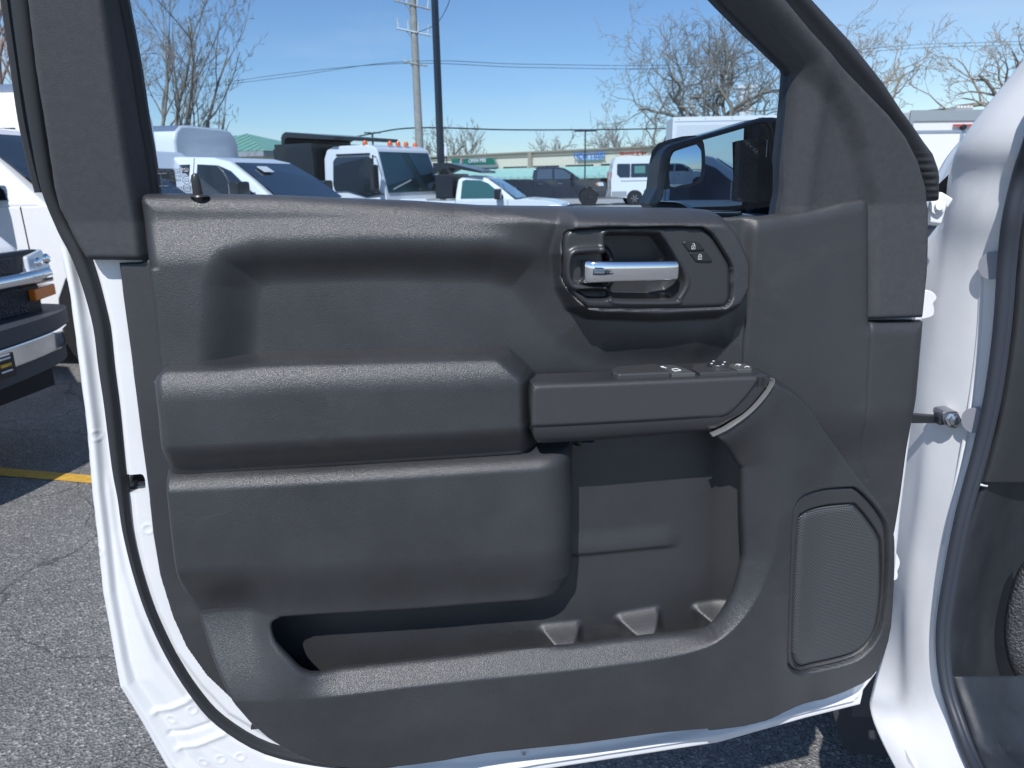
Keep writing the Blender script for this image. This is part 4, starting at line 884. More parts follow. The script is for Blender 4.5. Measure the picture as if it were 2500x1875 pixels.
def pickup(name, label, group, loc, rz, sc, paint, glass=CARGL, crew=True, rim=BRUSH, chrome=CHROME, bed=True, marker=False):
    r = thing(name, label, 'pickup truck', loc, rz, group, sc); V = Veh(r, 2.0, 1.30, 1.93, .20)
    cx = 0 if crew else .75
    body = [(0.02,.62),(0.0,1.34),(2.05,1.36),(2.1,1.30),(4.42,1.30),(4.75,1.33),(5.35,1.27),(5.72,1.18),(5.82,1.05),(5.86,.60),(5.78,.42)]
    body += [(5.42,.42)]+arch(4.95,.44,.50,9,0,180)+[(4.40,.40),(1.72,.40)]+arch(1.15,.44,.50,9,0,180)+[(.62,.55)]
    V.solid('body', body, paint, .045)
    cab = [(2.10+cx,1.28),(2.18+cx,1.84),(2.30+cx,1.92),(2.9+cx*.6,1.95),(3.45,1.93),(3.72,1.87),(4.10,1.62),(4.52,1.29)]
    V.solid('cab', cab, paint, .04)
    if crew: V.side('window', [(2.34,1.36),(2.38,1.78),(2.46,1.83),(3.10,1.84),(3.10,1.35)], glass); V.side('window', [(3.22,1.35),(3.22,1.84),(3.55,1.82),(3.76,1.74),(4.16,1.42),(4.20,1.35)], glass)
    else: V.side('window', [(3.02,1.35),(3.05,1.80),(3.14,1.84),(3.55,1.82),(3.76,1.74),(4.16,1.42),(4.20,1.35)], glass)
    zt, zb = 1.86, 1.34; yt, yb = V.hw(zt)-.07, V.hw(zb)-.08
    V.front('windscreen', [(3.755,yt,zt-.01),(3.755,-yt,zt-.01),(4.13,-(yt+yb)/2-.01,1.615),(4.50,-yb,zb),(4.50,yb,zb),(4.13,(yt+yb)/2+.01,1.615)], glass, th=.016)
    V.front('rear_window', [(2.11+cx,yb-.1,1.42),(2.11+cx,-yb+.1,1.42),(2.165+cx,-yt+.08,1.76),(2.165+cx,yt-.08,1.76)], glass, th=-.02)
    if crew: V.seam([(3.16,1.92),(3.17,1.3),(3.17,.55)]); V.seam([(2.12,1.3),(2.2,.55)])
    else: V.seam([(2.9,1.9),(2.88,1.3),(2.88,.55)])
    V.seam([(4.30,1.30),(4.32,.6)])
    for sg in (1, -1):
        for hx in ((2.42,3.4) if crew else (3.0,)):
            mb = MB(); mb.box((hx,sg*1.0-.012,1.10),(hx+.22,sg*1.0+.03*sg+.012,1.15)); mb.build('door_handle', chrome, r)
        mb = MB(); mb.box((4.0,min(sg*1.06,sg*1.34),1.33),(4.16,max(sg*1.06,sg*1.34),1.60)); m_ = mb.build('side_mirror', MIRH, r, bevel=.03); mb = MB(); mb.tube([(4.1,sg*.98,1.36),(4.08,sg*1.1,1.40)], .025, 6); mb.build('mirror_arm', MIRH, m_)
        mb = MB(); mb.box((3.99,min(sg*1.09,sg*1.31),1.36),(4.0,max(sg*1.09,sg*1.31),1.57)); mb.build('mirror_glass', BRUSH, m_)
        mb = MB(); mb.hexa([(5.52,sg*.70,.98),(5.84,sg*.70,.98),(5.72,sg*1.008,.98),(5.42,sg*1.008,.98),(5.50,sg*.70,1.16),(5.78,sg*.70,1.16),(5.66,sg*1.005,1.16),(5.38,sg*1.005,1.16)]); mb.build('headlight', LAMP, r, bevel=.01)
        mb = MB(); mb.box((5.30,sg*1.004-.006,1.03),(5.40,sg*1.004+.006,1.13)); mb.build('side_marker', AMBER, r)
        mb = MB(); mb.box((-.012,sg*.96-.05,.92),(.03,sg*.96+.05,1.28)); mb.build('tail_light', REDL, r)
    mb = MB(); mb.box((5.78,-.68,.80),(5.88,.68,1.13)); g_ = mb.build('grille', GRIM, r, bevel=.02)
    for k in range(3): mb = MB(); mb.box((5.88,-.64,.86+k*.09),(5.90,.64,.885+k*.09)); mb.build('grille_bar', chrome, g_)
    mb = MB(); mb.box((5.72,-.98,.48),(5.96,.98,.74)); mb.build('front_bumper', chrome, r, bevel=.05, seg=3)
    mb = MB(); mb.box((-.10,-.96,.52),(.08,.96,.72)); mb.build('rear_bumper', chrome, r, bevel=.03)
    if bed: mb = MB(); mb.box((.08,-.86,1.30),(2.02,.86,1.352)); mb.build('bed_cover', DARK, r)
    V.wheel(4.95, .42, rim); V.wheel(1.15, .42, rim)
    return r, V

# dark pickup far off on the pale strip, facing right
sc = 1.03; p0 = gnd(1478, 500); YB = p0[1]
blk, V = pickup('parked_pickup', 'black crew cab pickup parked on the far drive in front of the awning', 'pickups parked around the lot', (p0[0]-5.9*sc, YB, 0), R_(-4), sc, BLKPAINT, rim=mat('dark_alloy', (.09,.09,.10), .3, metal=.8), glass=mat('blue_grey_car_glass', (.07,.10,.13), .08, spec=.9))
# white single-cab pickup with a black dump bed, nearer
q = at(1238, 450, 17.5)
wp_, V = pickup('parked_pickup', 'white single cab pickup with a window sticker, parked just right of the dark lamp post', 'pickups parked around the lot', (q[0]-4.05*.80, 17.5, 0), R_(-10), .80, WHITE, glass=CLR, crew=False, bed=False)
mb = MB(); mb.box((2.35,-1.0,1.36),(2.80,1.0,1.42)); mb.box((2.72,-.96,1.42),(2.80,.96,2.0)); mb.box((2.35,-1.03,1.38),(2.80,-.97,1.98)); mb.box((2.35,.97,1.38),(2.80,1.03,1.98)); mb.build('dump_bed', mat('black_bed_paint', (.02,.024,.03), .35, coat=.3), wp_, bevel=.01)
mb = MB(); mb.prism([(2.3,-1.0,2.28),(2.7,-1.0,2.28),(3.60,-1.0,2.06),(3.60,-1.0,2.0),(2.7,-1.0,2.16),(2.3,-1.0,2.0)], (0,2.0,0)); mb.build('cab_shield', MATS['black_bed_paint'], wp_)
V.side('window_sticker', [(3.12,1.40),(3.12,1.68),(3.55,1.68),(3.55,1.40)], mat('pale_green_paper', (.55,.75,.65), .7), off=-.02, sides=(-1,))
# white crew cab in the next row, just behind the glass
q = at(745, 440, 11.6)
np_, V = pickup('parked_pickup', 'white crew cab pickup with a paper tag in its windscreen, nearest through the window', 'pickups parked around the lot', (q[0]-3.98*.94, 11.6, 0), R_(-14), .94, WHITE, glass=CARGL)
mb = MB(); mb.poly([(3.83,.25,1.825),(3.83,.0,1.825),(3.93,.0,1.755),(3.93,.25,1.755)][::-1]); mb = MB(); mb.hexa([(3.90,-.45,1.800),(3.90,-.20,1.800),(4.02,-.20,1.722),(4.02,-.45,1.722),(3.905,-.45,1.806),(3.905,-.20,1.806),(4.025,-.20,1.728),(4.025,-.45,1.728)]); mb.build('paper_tag', WGLY, np_)
# white pickup at the left edge behind the van
q = at(45, 440, 7.3)
lp_, V = pickup('parked_pickup', 'white pickup behind the chrome fronted van at the left edge', 'pickups parked around the lot', (q[0]-3.35, 7.5, 0), R_(-8), 1.03, WHITE, glass=CARGL)

# passenger van
q = gnd(1545, 500)
vr = thing('passenger_van', 'white high roof passenger van with a row of dark side windows', 'van', (q[0]-1.25, q[1]+.3, 0), R_(-2), None, 1.0)
V = Veh(vr, 2.05, 1.35, 2.48, .14)
prof = [(0.02,.45),(0.0,1.3),(.10,2.1),(.22,2.40),(.5,2.48),(4.2,2.48),(4.65,2.36),(5.05,1.95),(5.5,1.35),(5.95,1.18),(6.05,.95),(6.05,.40),(5.55,.38)]+arch(5.05,.36,.42,9,0,180)+[(4.55,.34),(1.7,.34)]+arch(1.25,.36,.42,9,0,180)+[(.75,.40)]
V.solid('body', prof, WHITE, .05)
for a, b in ((.30,.98),(1.02,2.0),(2.04,3.05),(3.15,4.05)): V.side('window', [(a+(.16 if a < .5 else 0),1.42),(a,1.58),(a,2.06),(a+.03,2.10),(b-.03,2.10),(b,2.06),(b,1.42)], CARGL)
V.side('window', [(4.2,1.45),(4.2,2.1),(4.55,2.05),(5.2,1.45)], CARGL)
V.side('side_moulding', [(.05,.46),(.05,.72),(.82,.72),(.82,.46)], LGR, th=.012); V.side('side_moulding', [(1.72,.55),(1.72,.76),(4.55,.76),(4.55,.55)], mat('dark_grey_cladding', (.10,.105,.11), .6), th=.012)
V.side('sliding_rail', [(.5,1.235),(.5,1.26),(2.05,1.26),(2.05,1.235)], LGR, th=.01); V.seam([(2.06,2.2),(2.06,.5)]); V.seam([(3.1,2.2),(3.1,.5)])
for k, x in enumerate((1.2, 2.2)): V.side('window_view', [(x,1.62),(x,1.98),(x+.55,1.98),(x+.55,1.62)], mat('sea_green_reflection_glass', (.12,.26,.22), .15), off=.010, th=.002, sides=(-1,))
V.front('windscreen', [(4.72,.88,2.28),(4.72,-.88,2.28),(5.5,-.92,1.38),(5.5,.92,1.38)], CARGL, th=.02)
mb = MB(); mb.box((5.9,-.98,.42),(6.12,.98,.72)); mb.build('front_bumper', LGR, vr, bevel=.04)
for sg in (1, -1): mb = MB(); mb.box((-.02,sg*.94-.06,1.2),(.03,sg*.94+.06,1.7)); mb.build('tail_light', REDL, vr)
V.wheel(1.25, .35, BRUSH); V.wheel(5.05, .35, BRUSH)

# cab-over truck with dump body
q = at(1012, 420, 17.0)
tk = thing('cabover_truck', 'white cab-over dump truck with amber roof lights and a black body behind', 'truck', (q[0], 17.0, 0), R_(-31), None, 1.0)
V = Veh(tk, 2.0, 1.25, 2.22, .10)
# x = 0 at the front face, cab runs back to -1.75; side facing the camera is -Y
prof = [(-1.78,.62),(-1.78,1.95),(-1.70,2.14),(-1.50,2.22),(-.50,2.22),(-.28,2.14),(-.02,1.25),(.02,.95),(.02,.45),(-.25,.42)]+arch(-.72,.42,.44,9,0,180)+[(-1.2,.5)]
V.solid('cab', prof, WHITE, .07, seg=4)
V.side('window', [(-1.45,1.28),(-1.50,1.40),(-1.50,1.90),(-1.42,1.98),(-.48,1.98),(-.38,1.92),(-.16,1.20),(-.55,1.14),(-1.1,1.28)], CARGL)
V.side('drip_rail', [(-1.40,2.01),(-1.40,2.05),(-.45,2.05),(-.45,2.01)], GRIM, th=.02)
V.front('windscreen', [(-.285,.86,2.06),(-.285,-.86,2.06),(-.02,-.92,1.22),(-.02,.92,1.22)], CLR, th=.03)
mb = MB(); mb.box((-.6,-.8,1.1),(-.55,.8,2.0)); mb.build('cab_interior', mat('dim_cab_interior', (.06,.10,.11), .6), tk)
for y, x in ((-.86,-.62),(-.28,-.42),(0,-.42),(.28,-.42),(.86,-.62)): mb = MB(); mb.lathe([(.055,-.01),(.055,.04),(.03,.085)], (x,y,2.225), (0,0,1), 12); mb.build('marker_lamp', mat('orange_lamp', (.80,.14,.02), .3, coat=.5), tk, False, True)
for sg in (1, -1):
    mb = MB(); mb.box((-.10,sg*1.30-.09,1.28),(.02,sg*1.30+.09,1.80)); m_ = mb.build('side_mirror', MIRH, tk, bevel=.03); mb = MB(); mb.tube([(-.25,sg*.96,1.95),(-.05,sg*1.30,1.98),(-.05,sg*1.30,1.6),(-.05,sg*1.30,1.26),(-.1,sg*.98,1.2)], .016, 6); mb.build('mirror_arm', MIRH, m_)
    mb = MB(); mb.box((-.02,sg*.78-.14,.62),(.05,sg*.78+.14,.82)); mb.build('headlight', LAMP, tk)
mb = MB(); mb.tube([(.012,-.75,1.30),(-.07,-.05,1.48)], .018, 5); mb.build('wiper', LGR, tk)
mb = MB(); mb.box((.0,-.98,.35),(.10,.98,.58)); mb.build('front_bumper', WHITE, tk, bevel=.02)
BB = MATS['black_bed_paint']
mb = MB(); mb.box((-3.1,-1.08,.95),(-2.0,1.08,1.05)); mb.box((-3.1,-1.12,.95),(-1.95,-1.06,2.30)); mb.box((-3.1,1.06,.95),(-1.95,1.12,2.30)); mb.box((-3.15,-1.12,.95),(-3.1,1.12,2.2)); mb.box((-2.05,-1.08,.95),(-1.95,1.08,2.30)); mb.build('dump_body', BB, tk, bevel=.01)
sh = [(-2.9,2.0),(-2.9,2.44),(-2.84,2.52),(-2.74,2.56),(-1.3,2.42),(-1.3,2.34),(-2.70,2.44),(-2.80,2.40),(-2.83,2.0)]
mb = MB(); mb.prism([(x,-1.08,z) for x, z in sh], (0,2.16,0)); mb.build('cab_shield', BB, tk)
mb = MB(); mb.box((-3.2,-.35,.62),(-.5,.35,.86)); mb.build('chassis', GRIM, tk)
for x in (-.72, -2.6): V.wheel(x, .40, LGR, .28)

# service body truck with the silver-blue rounded roof, and its twin at the left edge
SB = mat('silver_blue_panel', (.45,.52,.62), .25, metal=.6, coat=.4)
def service_box(label, px, Y, ztop, L, rz):
    q = at(px, 350, Y); r = thing('service_truck', label, 'service truck', (q[0], Y, 0), rz, 'service trucks with tall white bodies', 1.0)
    h = ztop; mb = MB()
    pr = [(-1.1,1.0),(-1.1,h-.30),(-1.02,h-.12),(-.85,h-.02),(-.6,h),(.6,h),(.85,h-.02),(1.02,h-.12),(1.1,h-.30),(1.1,1.0)]
    mb.prism([(-L/2, y, z) for y, z in pr], (L+1.03, 0, 0)); mb.build('box_body', WHITE, r, bevel=.06, seg=4)
    mb = MB(); mb.prism([(L/2-.45, y*1.006, z+.006) for y, z in pr[2:8]], (1.44, 0, 0)); mb.build('roof_fairing', SB, r, bevel=.02)
    mb = MB(); mb.box((-L/2+.2,-1.115,h-.82),(L/2+.6,-1.10,h-.50)); mb.build('side_opening', DARK, r)
    mb = MB(); mb.box((-L/2,-.45,.62),(L/2+2.2,.45,.98)); mb.build('chassis', GRIM, r)
    mb = MB(); mb.lathe([(.035,0),(.03,.02)], (L/2-.55,-1.10,h-.30), (0,-1,0), 12); mb.build('marker_lamp', REDL, r)
    VV = Veh(r, 2.0, 1.25, 1.95, .15)
    prof = [(L/2+.4,.5),(L/2+.4,1.25),(L/2+.5,1.8),(L/2+.7,1.9),(L/2+1.5,1.9),(L/2+2.1,1.28),(L/2+3.0,1.15),(L/2+3.15,.9),(L/2+3.1,.5)]; VV.solid('cab', prof, WHITE, .04)
    VV.side('window', [(L/2+.7,1.3),(L/2+.75,1.78),(L/2+1.45,1.78),(L/2+1.85,1.3)], CARGL)
    VV.wheel(-L/2+1.0, .42); VV.wheel(L/2+2.3, .42)
    return r
service_box('white service truck with a silver blue roof fairing behind the nearest white pickup', 205, 15.2, 2.50, 3.2, R_(-9))
service_box('tall service truck at the left edge with a black rack, seen outside the door', -210, 10.0, 2.62, 3.2, R_(-4))

# white box truck at right behind the mirror and box body seen at the right edge
def box_truck(name, label, px, Y, wd, ht, L, rz, door_rear, base=1.1):
    q = at(px, 420, Y); r = thing(name, label, 'box truck', (q[0], Y, 0), rz, None, 1.0)
    mb = MB(); mb.box((0,-L,base),(wd,0,ht)) if False else mb.box((0,0,base),(wd,L,ht)); mb.build('box_body', mat('box_white', (.74,.75,.76), .4), r, bevel=.04)
    fr = mat('dull_aluminium', (.50,.53,.56), .35, metal=.7)
    mb = MB()
    for a, b in (((-.01,-.03,base),(.09,.0,ht)), ((wd-.09,-.03,base),(wd+.01,.0,ht)), ((-.01,-.035,ht-.22),(wd+.01,-.004,ht+.01)), ((0,-.03,base),(wd,-.004,base+.1))): mb.box(a, b)
    mb.build('rear_frame', fr if door_rear else WHITE, r)
    if door_rear:
        for k in (0, 1):
            x0 = .16+k*(wd-.32)/2; mb = MB(); mb.box((x0+.05,-.05,base+.15),(x0+(wd-.32)/2-.05,-.03,ht-.50)); d = mb.build('rear_door', mat('door_white', (.80,.80,.79), .4), r)
            mb = MB(); mb.box((x0,-.04,base+.1),(x0+.05,-.025,ht-.42)); mb.box((x0+(wd-.32)/2-.05,-.04,base+.1),(x0+(wd-.32)/2,-.025,ht-.42)); mb.box((x0,-.042,ht-.48),(x0+(wd-.32)/2,-.026,ht-.42)); mb.build('door_frame', mat('blue_grey_metal', (.38,.45,.56), .35, metal=.5), d)
        mb = MB(); mb.box((wd/2-.24,-.07,ht-.34),(wd/2+.24,-.035,ht-.30)); mb.build('brake_lamp', REDL, r)
        mb = MB(); mb.lathe([(.07,0),(.05,.08)], (wd/2,-.03,ht-.36), (0,-1,0), 12); mb.build('camera_housing', GRIM, r)
        mb = MB(); mb.box((wd/2-.2,0,ht+.01),(wd/2+.2,.2,ht+.09)); lb = mb.build('light_bar', LGR, r)
        for k in range(5): mb = MB(); mb.box((wd/2-.17+k*.075,-.01,ht+.05),(wd/2-.12+k*.075,.02,ht+.10)); mb.build('bar_lamp', WGLY, lb)
    else:
        mb = MB(); mb.box((.22,-.02,base+.15),(wd-.22,-.005,ht-.42)); mb.build('side_panel', mat('panel_pale_grey', (.62,.64,.65), .5), r)
        for k in range(5): mb = MB(); mb.lathe([(.03,0),(.025,.012)], (.3+k*(wd-.6)/4,-.035,ht-.11), (0,-1,0), 10); mb.build('marker_lamp', REDL, r)
    if door_rear:
        mb = MB(); mb.box((.4,.1,.6),(wd-.4,L+2,base-.003)); mb.build('chassis', GRIM, r)
        mb = MB(); mb.box((.15,L+.25,.6),(wd-.15,L+1.9,2.1)); mb.build('cab', WHITE, r, bevel=.12, seg=4); ws = [(x, y, (1,0,0)) for x in (.2, wd-.2) for y in (.9, L+1.1)]
    else:
        mb = MB(); mb.box((.3,.4,.6),(wd+1.8,L-.4,base-.003)); mb.build('chassis', GRIM, r)
        mb = MB(); mb.box((wd+.15,.15,.6),(wd+2.1,L-.15,2.7)); mb.build('cab', WHITE, r, bevel=.15, seg=4)
        mb = MB(); mb.box((wd+.5,.14,1.6),(wd+1.6,.17,2.3)); mb.build('window', CARGL, r); ws = [(x, y, (0,1,0)) for x in (1.2, wd+1.3) for y in (.2, L-.2)]
    for x, y, ax in ws: mb = MB(); mb.lathe([(.3,-.14),(.48,-.14),(.5,-.1),(.5,.1),(.48,.14),(.3,.14)], (x,y,.5), ax, 24); mb.build('wheel', TYRE, r, False, True)
    return r
bt = box_truck('box_truck', 'white box truck standing side-on behind the passenger van and the mirror', 1638, 43, 6.4, 4.55, 2.5, R_(-3), False)
bt2 = box_truck('box_truck', 'white box body with framed rear doors, right of the slanted door frame', 2205, 17.5, 2.5, 2.80, 4.5, R_(4), True, .9)
bt2['category'] = 'box truck'

# ------------------------------------------------------------------ the cutaway van at the left edge (front end close by)
q = at(150, 800, 4.35)
cv = thing('parked_van', 'white van with chrome grille bar and amber signal, cut off at left', 'van', (-2.72, 4.38, 0), R_(84), None, 1.0)
# local: x to the right, y away from the camera; its right-hand corner (as seen) at the origin
CVW = 2.0
mb = MB(); pr = [(0.02,.62),(0,1.0),(.05,1.16),(.25,1.25),(.95,1.36),(1.05,1.34),(1.6,2.05),(1.9,2.14),(5.2,2.14),(5.3,.6),(1.3,.55),(.4,.55)]
def cvhw(z): return 0
vs = []; 
for side, sg in ((0, 1), (-CVW, -1)):
    for y, z in pr:
        ins = max(0, .28-y)*.55 if y < .28 else 0; ins += max(0, z-1.3)*.22
        vs.append((side-sg*ins, y, z))
n = len(pr); mb.add(vs, [tuple(range(n)), tuple(range(n, 2*n))[::-1]]+[(i, n+i, n+(i+1) % n, (i+1) % n) for i in range(n)]); mb.build('body', WHITE, cv, bevel=.05, seg=4)
def cbox(name, x0, x1, y0, y1, z0, z1, m, bev=.01, parent=cv, sl=0.0, up=0.0):
    mb = MB(); mb.hexa([(x0,y0,z0+up*0),(x1,y0+sl,z0),(x1,y1+sl,z0),(x0,y1,z0),(x0,y0,z1),(x1,y0+sl,z1),(x1,y1+sl,z1),(x0,y1,z1)]); return mb.build(name, m, parent, bevel=bev, seg=3)
MESH = mat('grille_mesh', (.03,.035,.045), .5, grain=(70,1,.01,'voronoi'))
cbox('grille', -1.78, -.26, -.018, .05, 1.03, 1.12, MESH, .01); cbox('grille', -1.78, -.22, -.018, .05, .80, .95, MESH, .01)
cbox('grille_surround', -1.86, -.10, -.010, .06, .76, .96, GRIM, .02); cbox('grille_surround', -1.86, -.05, -.010, .06, 1.0, 1.145, GRIM, .02)
mb = MB(); pth = [(-1.95,.06,.995),(-1.5,-.05,.995),(-1,-.075,.995),(-.5,-.055,.995),(-.2,-.055,1.0),(-.03,-.03,1.0)]; 
for x, y, z in [pth[0]]: pass
P = smooth_poly(pth, False, 5); vs = []
for p in P:
    for a in np.linspace(0, 2*math.pi, 13)[:-1]: vs.append((p[0], p[1]+.022*math.cos(a), p[2]+.036*math.sin(a)))
k = len(P); mb.add(vs, [(i*12+j, i*12+(j+1) % 12, (i+1)*12+(j+1) % 12, (i+1)*12+j) for i in range(k-1) for j in range(12)]); mb.build('grille_bar', CHROME, cv, False, True)
mb = MB(); mb.hexa([(-.21,-.05,1.02),(.0,-.03,1.03),(.0,.10,1.03),(-.21,.05,1.02),(-.19,-.035,1.115),(-.03,-.01,1.145),(-.03,.14,1.145),(-.19,.06,1.115)]); hl = mb.build('headlight', LAMP, cv, bevel=.012, seg=3)
for x, z in ((-.13,1.075),(-.06,1.09)): mb = MB(); mb.lathe([(.03,0),(.02,.015),(.0,.02)], (x,-.05,z), (0,-1,0), 20); mb.build('headlight_bulb', CHROME, hl, False, True)
mb = MB(); mb.hexa([(-.14,-.045,.955),(-.0,-.03,.955),(-.0,.1,.955),(-.14,.05,.955),(-.14,-.045,1.0),(-.0,-.03,1.01),(-.0,.1,1.01),(-.14,.05,1.0)]); mb.build('corner_lamp', LAMP, cv, bevel=.008)
mb = MB(); mb.hexa([(-.20,-.055,.865),(-.0,-.03,.875),(-.0,.09,.88),(-.19,.03,.865),(-.20,-.055,.93),(-.0,-.03,.94),(-.0,.09,.945),(-.19,.03,.93)]); mb.build('turn_signal', AMBER, cv, bevel=.008)
BPL = mat('dark_bumper_plastic', (.045,.052,.065), .55, grain=(300,.3,.002))
bmp = [(-2.05,.12),(-1.8,-.16),(-1.4,-.24),(-.8,-.25),(-.3,-.19),(-.02,-.09),(.10,.06),(.12,.35)]
def bband(name, z0, z1, off, m, dep=.25, bev=.012, cut=0):
    P = smooth_poly(bmp[:len(bmp)-cut], False, 4); n = len(P); lo = [(x,y-off,z0) for x, y in P]; hi = [(x,y-off,z1) for x, y in P]
    lb = [(x,y+dep,z) for x, y, z in lo]; hb_ = [(x,y+dep,z) for x, y, z in hi]; mb = MB()
    V_ = lo+hi+hb_+lb; F = []
    for a in range(4):
        b = (a+1) % 4
        for i in range(n-1): F.append((a*n+i, a*n+i+1, b*n+i+1, b*n+i))
    F += [(0, n, 2*n, 3*n), (n-1, 4*n-1, 3*n-1, 2*n-1)]
    mb.add(V_, F); return mb.build(name, m, cv, bevel=bev, seg=2)
bband('bumper_top', .715, .80, .0, BPL, .30); bband('front_bumper', .585, .712, -.012, CHROME, .2, .02, 2); bband('bumper_valance', .50, .582, -.05, BPL, .2)
bband('bumper_side', .585, .71, -.03, BPL, .2)
cbox('number_plate', -1.06, -.70, -.275, -.262, .57, .69, mat('black_plate', (.015,.015,.017), .4), .003)
for k, (z, c_) in enumerate(((.685, WGLY), (.668, WGLY), (.635, YEL), (.605, WGLY))): mb = MB(); mb.box((-.80,-.280,z-.004 if k != 2 else z-.008),(-.73,-.2756,z+.004 if k != 2 else z+.008)); mb.build('plate_lettering', c_, cv)
for sx_ in (-.22, -1.72):
    mb = MB(); mb.lathe([(.24,-.12),(.35,-.12),(.37,-.08),(.37,.08),(.35,.12),(.24,.12)], (sx_-.03,1.15,.37), (1,0,0), 36); wv = mb.build('wheel', TYRE, cv, False, True)
    mb = MB(); mb.lathe([(.24,.0),(.05,.03)], (sx_+.05,1.15,.37), (1,0,0), 20); mb.build('rim', BRUSH, wv, False, True)
    mb = MB(); mb.lathe([(.24,-.12),(.35,-.12),(.37,-.08),(.37,.08),(.35,.12),(.24,.12)], (sx_-.03,4.4,.37), (1,0,0), 36); mb.build('wheel', TYRE, cv, False, True)
cbox('underbody', -1.9, -.05, .05, 1.0, .33, .60, DARK, .0)
V_ = MB(); V_.poly([(-1.72,1.16,1.50),(-.28,1.16,1.50),(-.40,1.57,2.0),(-1.60,1.57,2.0)]); V_.build('windscreen', CARGL, cv)

# a white van standing behind the camera, seen only in the mirror and the chrome
mv, V = pickup('parked_pickup', 'white pickup reflected in the door mirror, parked behind the viewer', 'pickups parked around the lot', (-3.2, -8.0, 0), R_(5), .95, WHITE, glass=CARGL)
mv['group'] = 'pickups parked around the lot'

# ------------------------------------------------------------------ buildings
TAN = mat('tan_render', (.80,.71,.55), .85, vary=(4,.06)); TAND = mat('tan_cornice', (.40,.35,.27), .8); GRNA = mat('green_awning', (.36,.58,.50), .6, vary=(3,.08)); GRND = mat('dark_green_sign', (.015,.17,.11), .5)
A = at(880, 380, 92); B = at(1640, 352, 61); A[2] = B[2] = 0; dv = (B-A)/np.linalg.norm(B-A); rzm = math.atan2(dv[1], dv[0])
A0 = A - dv*0; L = np.linalg.norm(B-A)+45
zt = zat(353, 1635, 61)
mall = thing('strip_mall', 'long tan strip mall with green awning and shop signs across the lot', 'building', tuple(A), rzm)
mb = MB(); mb.box((0,0,0),(L,14,zt-.12)); mb.build('wall', TAN, mall)
mb = MB(); mb.box((-.1,-.22,zt-.12),(L+.1,14.1,zt)); mb.box((-.05,-.12,zt-.42),(L,-.004,zt-.34)); mb.build('cornice', TAND, mall)
zf = zat(404, 1500, 65)
mb = MB(); n_ = int(L/.45)
vs = []; F = []
for i in range(n_+1):
    x = i*.45; d = .10 if i % 2 else 0
    vs += [(x,-.15-d,zf),(x,-1.65-d,zf-.75-d*.5),(x,-1.67-d,zf-1.0)]
for i in range(n_): a = i*3; F += [(a,a+1,a+4,a+3),(a+1,a+2,a+5,a+4)]
mb.add(vs, F); mb.build('awning', GRNA, mall)
mb = MB(); mb.box((0,-1.62,0),(L,-1.60,.9)) if False else None
for i in range(int(L/4)):
    mb = MB(); mb.box((i*4+.4,-.03,.5),(i*4+3.6,-.005,2.5)); mb.build('shop_window', CARGL, mall)
    mb = MB(); mb.box((i*4-.1,-1.55,0),(i*4+.1,-1.35,zf-.85)); mb.build('column', TAN, mall)
mb = MB(); k0 = at(1300, 385, 72); loc = (k0-A)@dv; mb.box((loc-.2,-.3,zf-.1),(loc+.2,-.004,zt-.1)); mb.build('downpipe', TAND, mall)
def wallpt(px, py):      # where a photo ray meets the mall front
    d = ray(px, py); nn = np.array([-dv[1], dv[0], 0]); t = ((A-CAM)@nn)/(d@nn); P = CAM+t*d; return (P-A)@dv, P[2]
def sign(name, pts, m, th, label):
    mb = MB(); pp_ = [wallpt(*q) for q in pts]; mb.prism([(x,-.14-th,z) for x, z in pp_], (0,th,0)); return mb.build(name, m, mall, bevel=0)
def stext(s, px, py, hpx, m, off=.5, sx=1.0, font_par=None, bold=0.0):
    x, z = wallpt(px, py); x2, z2 = wallpt(px, py-hpx); size = (z2-z)*1.38
    Mx = Matrix(((sx,0,0,x),(0,0,-1,-off),(0,1,0,z),(0,0,0,1)))
    o = text_mesh('sign_lettering', s, size, m, mall, Mx, .03, False); return o
sign('sign_panel', [(1136,410),(1140,404),(1145,387),(1205,386),(1212,388),(1219,404),(1219,409)][::-1], mat('grey_sign_base', (.22,.27,.26), .6), .25, '')
sign('sign_panel', [(1137,402),(1139,392),(1144,387),(1208,386),(1213,391),(1217,400)][::-1], GRND, .30, '')
stext('OPEN MRI', 1174, 393, 10, WGLY, .50, 1.05)
sign('sign_panel', [(1107,399),(1106,388),(1126,387),(1126,398)][::-1], GRND, .1, '')
sign('sign_ribbon', [(1127,399),(1129,387),(1132,387),(1130,399)][::-1], mat('pink_print', (.7,.45,.5), .6), .12, '')
BLS = mat('blue_letters', (.05,.22,.60), .5)
stext('NEW HAIR', 1445, 379, 14, BLS, .36, 1.12)
sign('sign_panel', [(1414,391),(1414,384),(1476,382),(1476,389)][::-1], mat('light_blue_sign', (.35,.58,.85), .5), .1, '')
stext('Slimness & Spa', 1550, 374, 9, mat('red_letters', (.65,.06,.06), .5), .3, 1.15)
for k in range(5):
    x, z = wallpt(1100, 374); mb = MB(); 
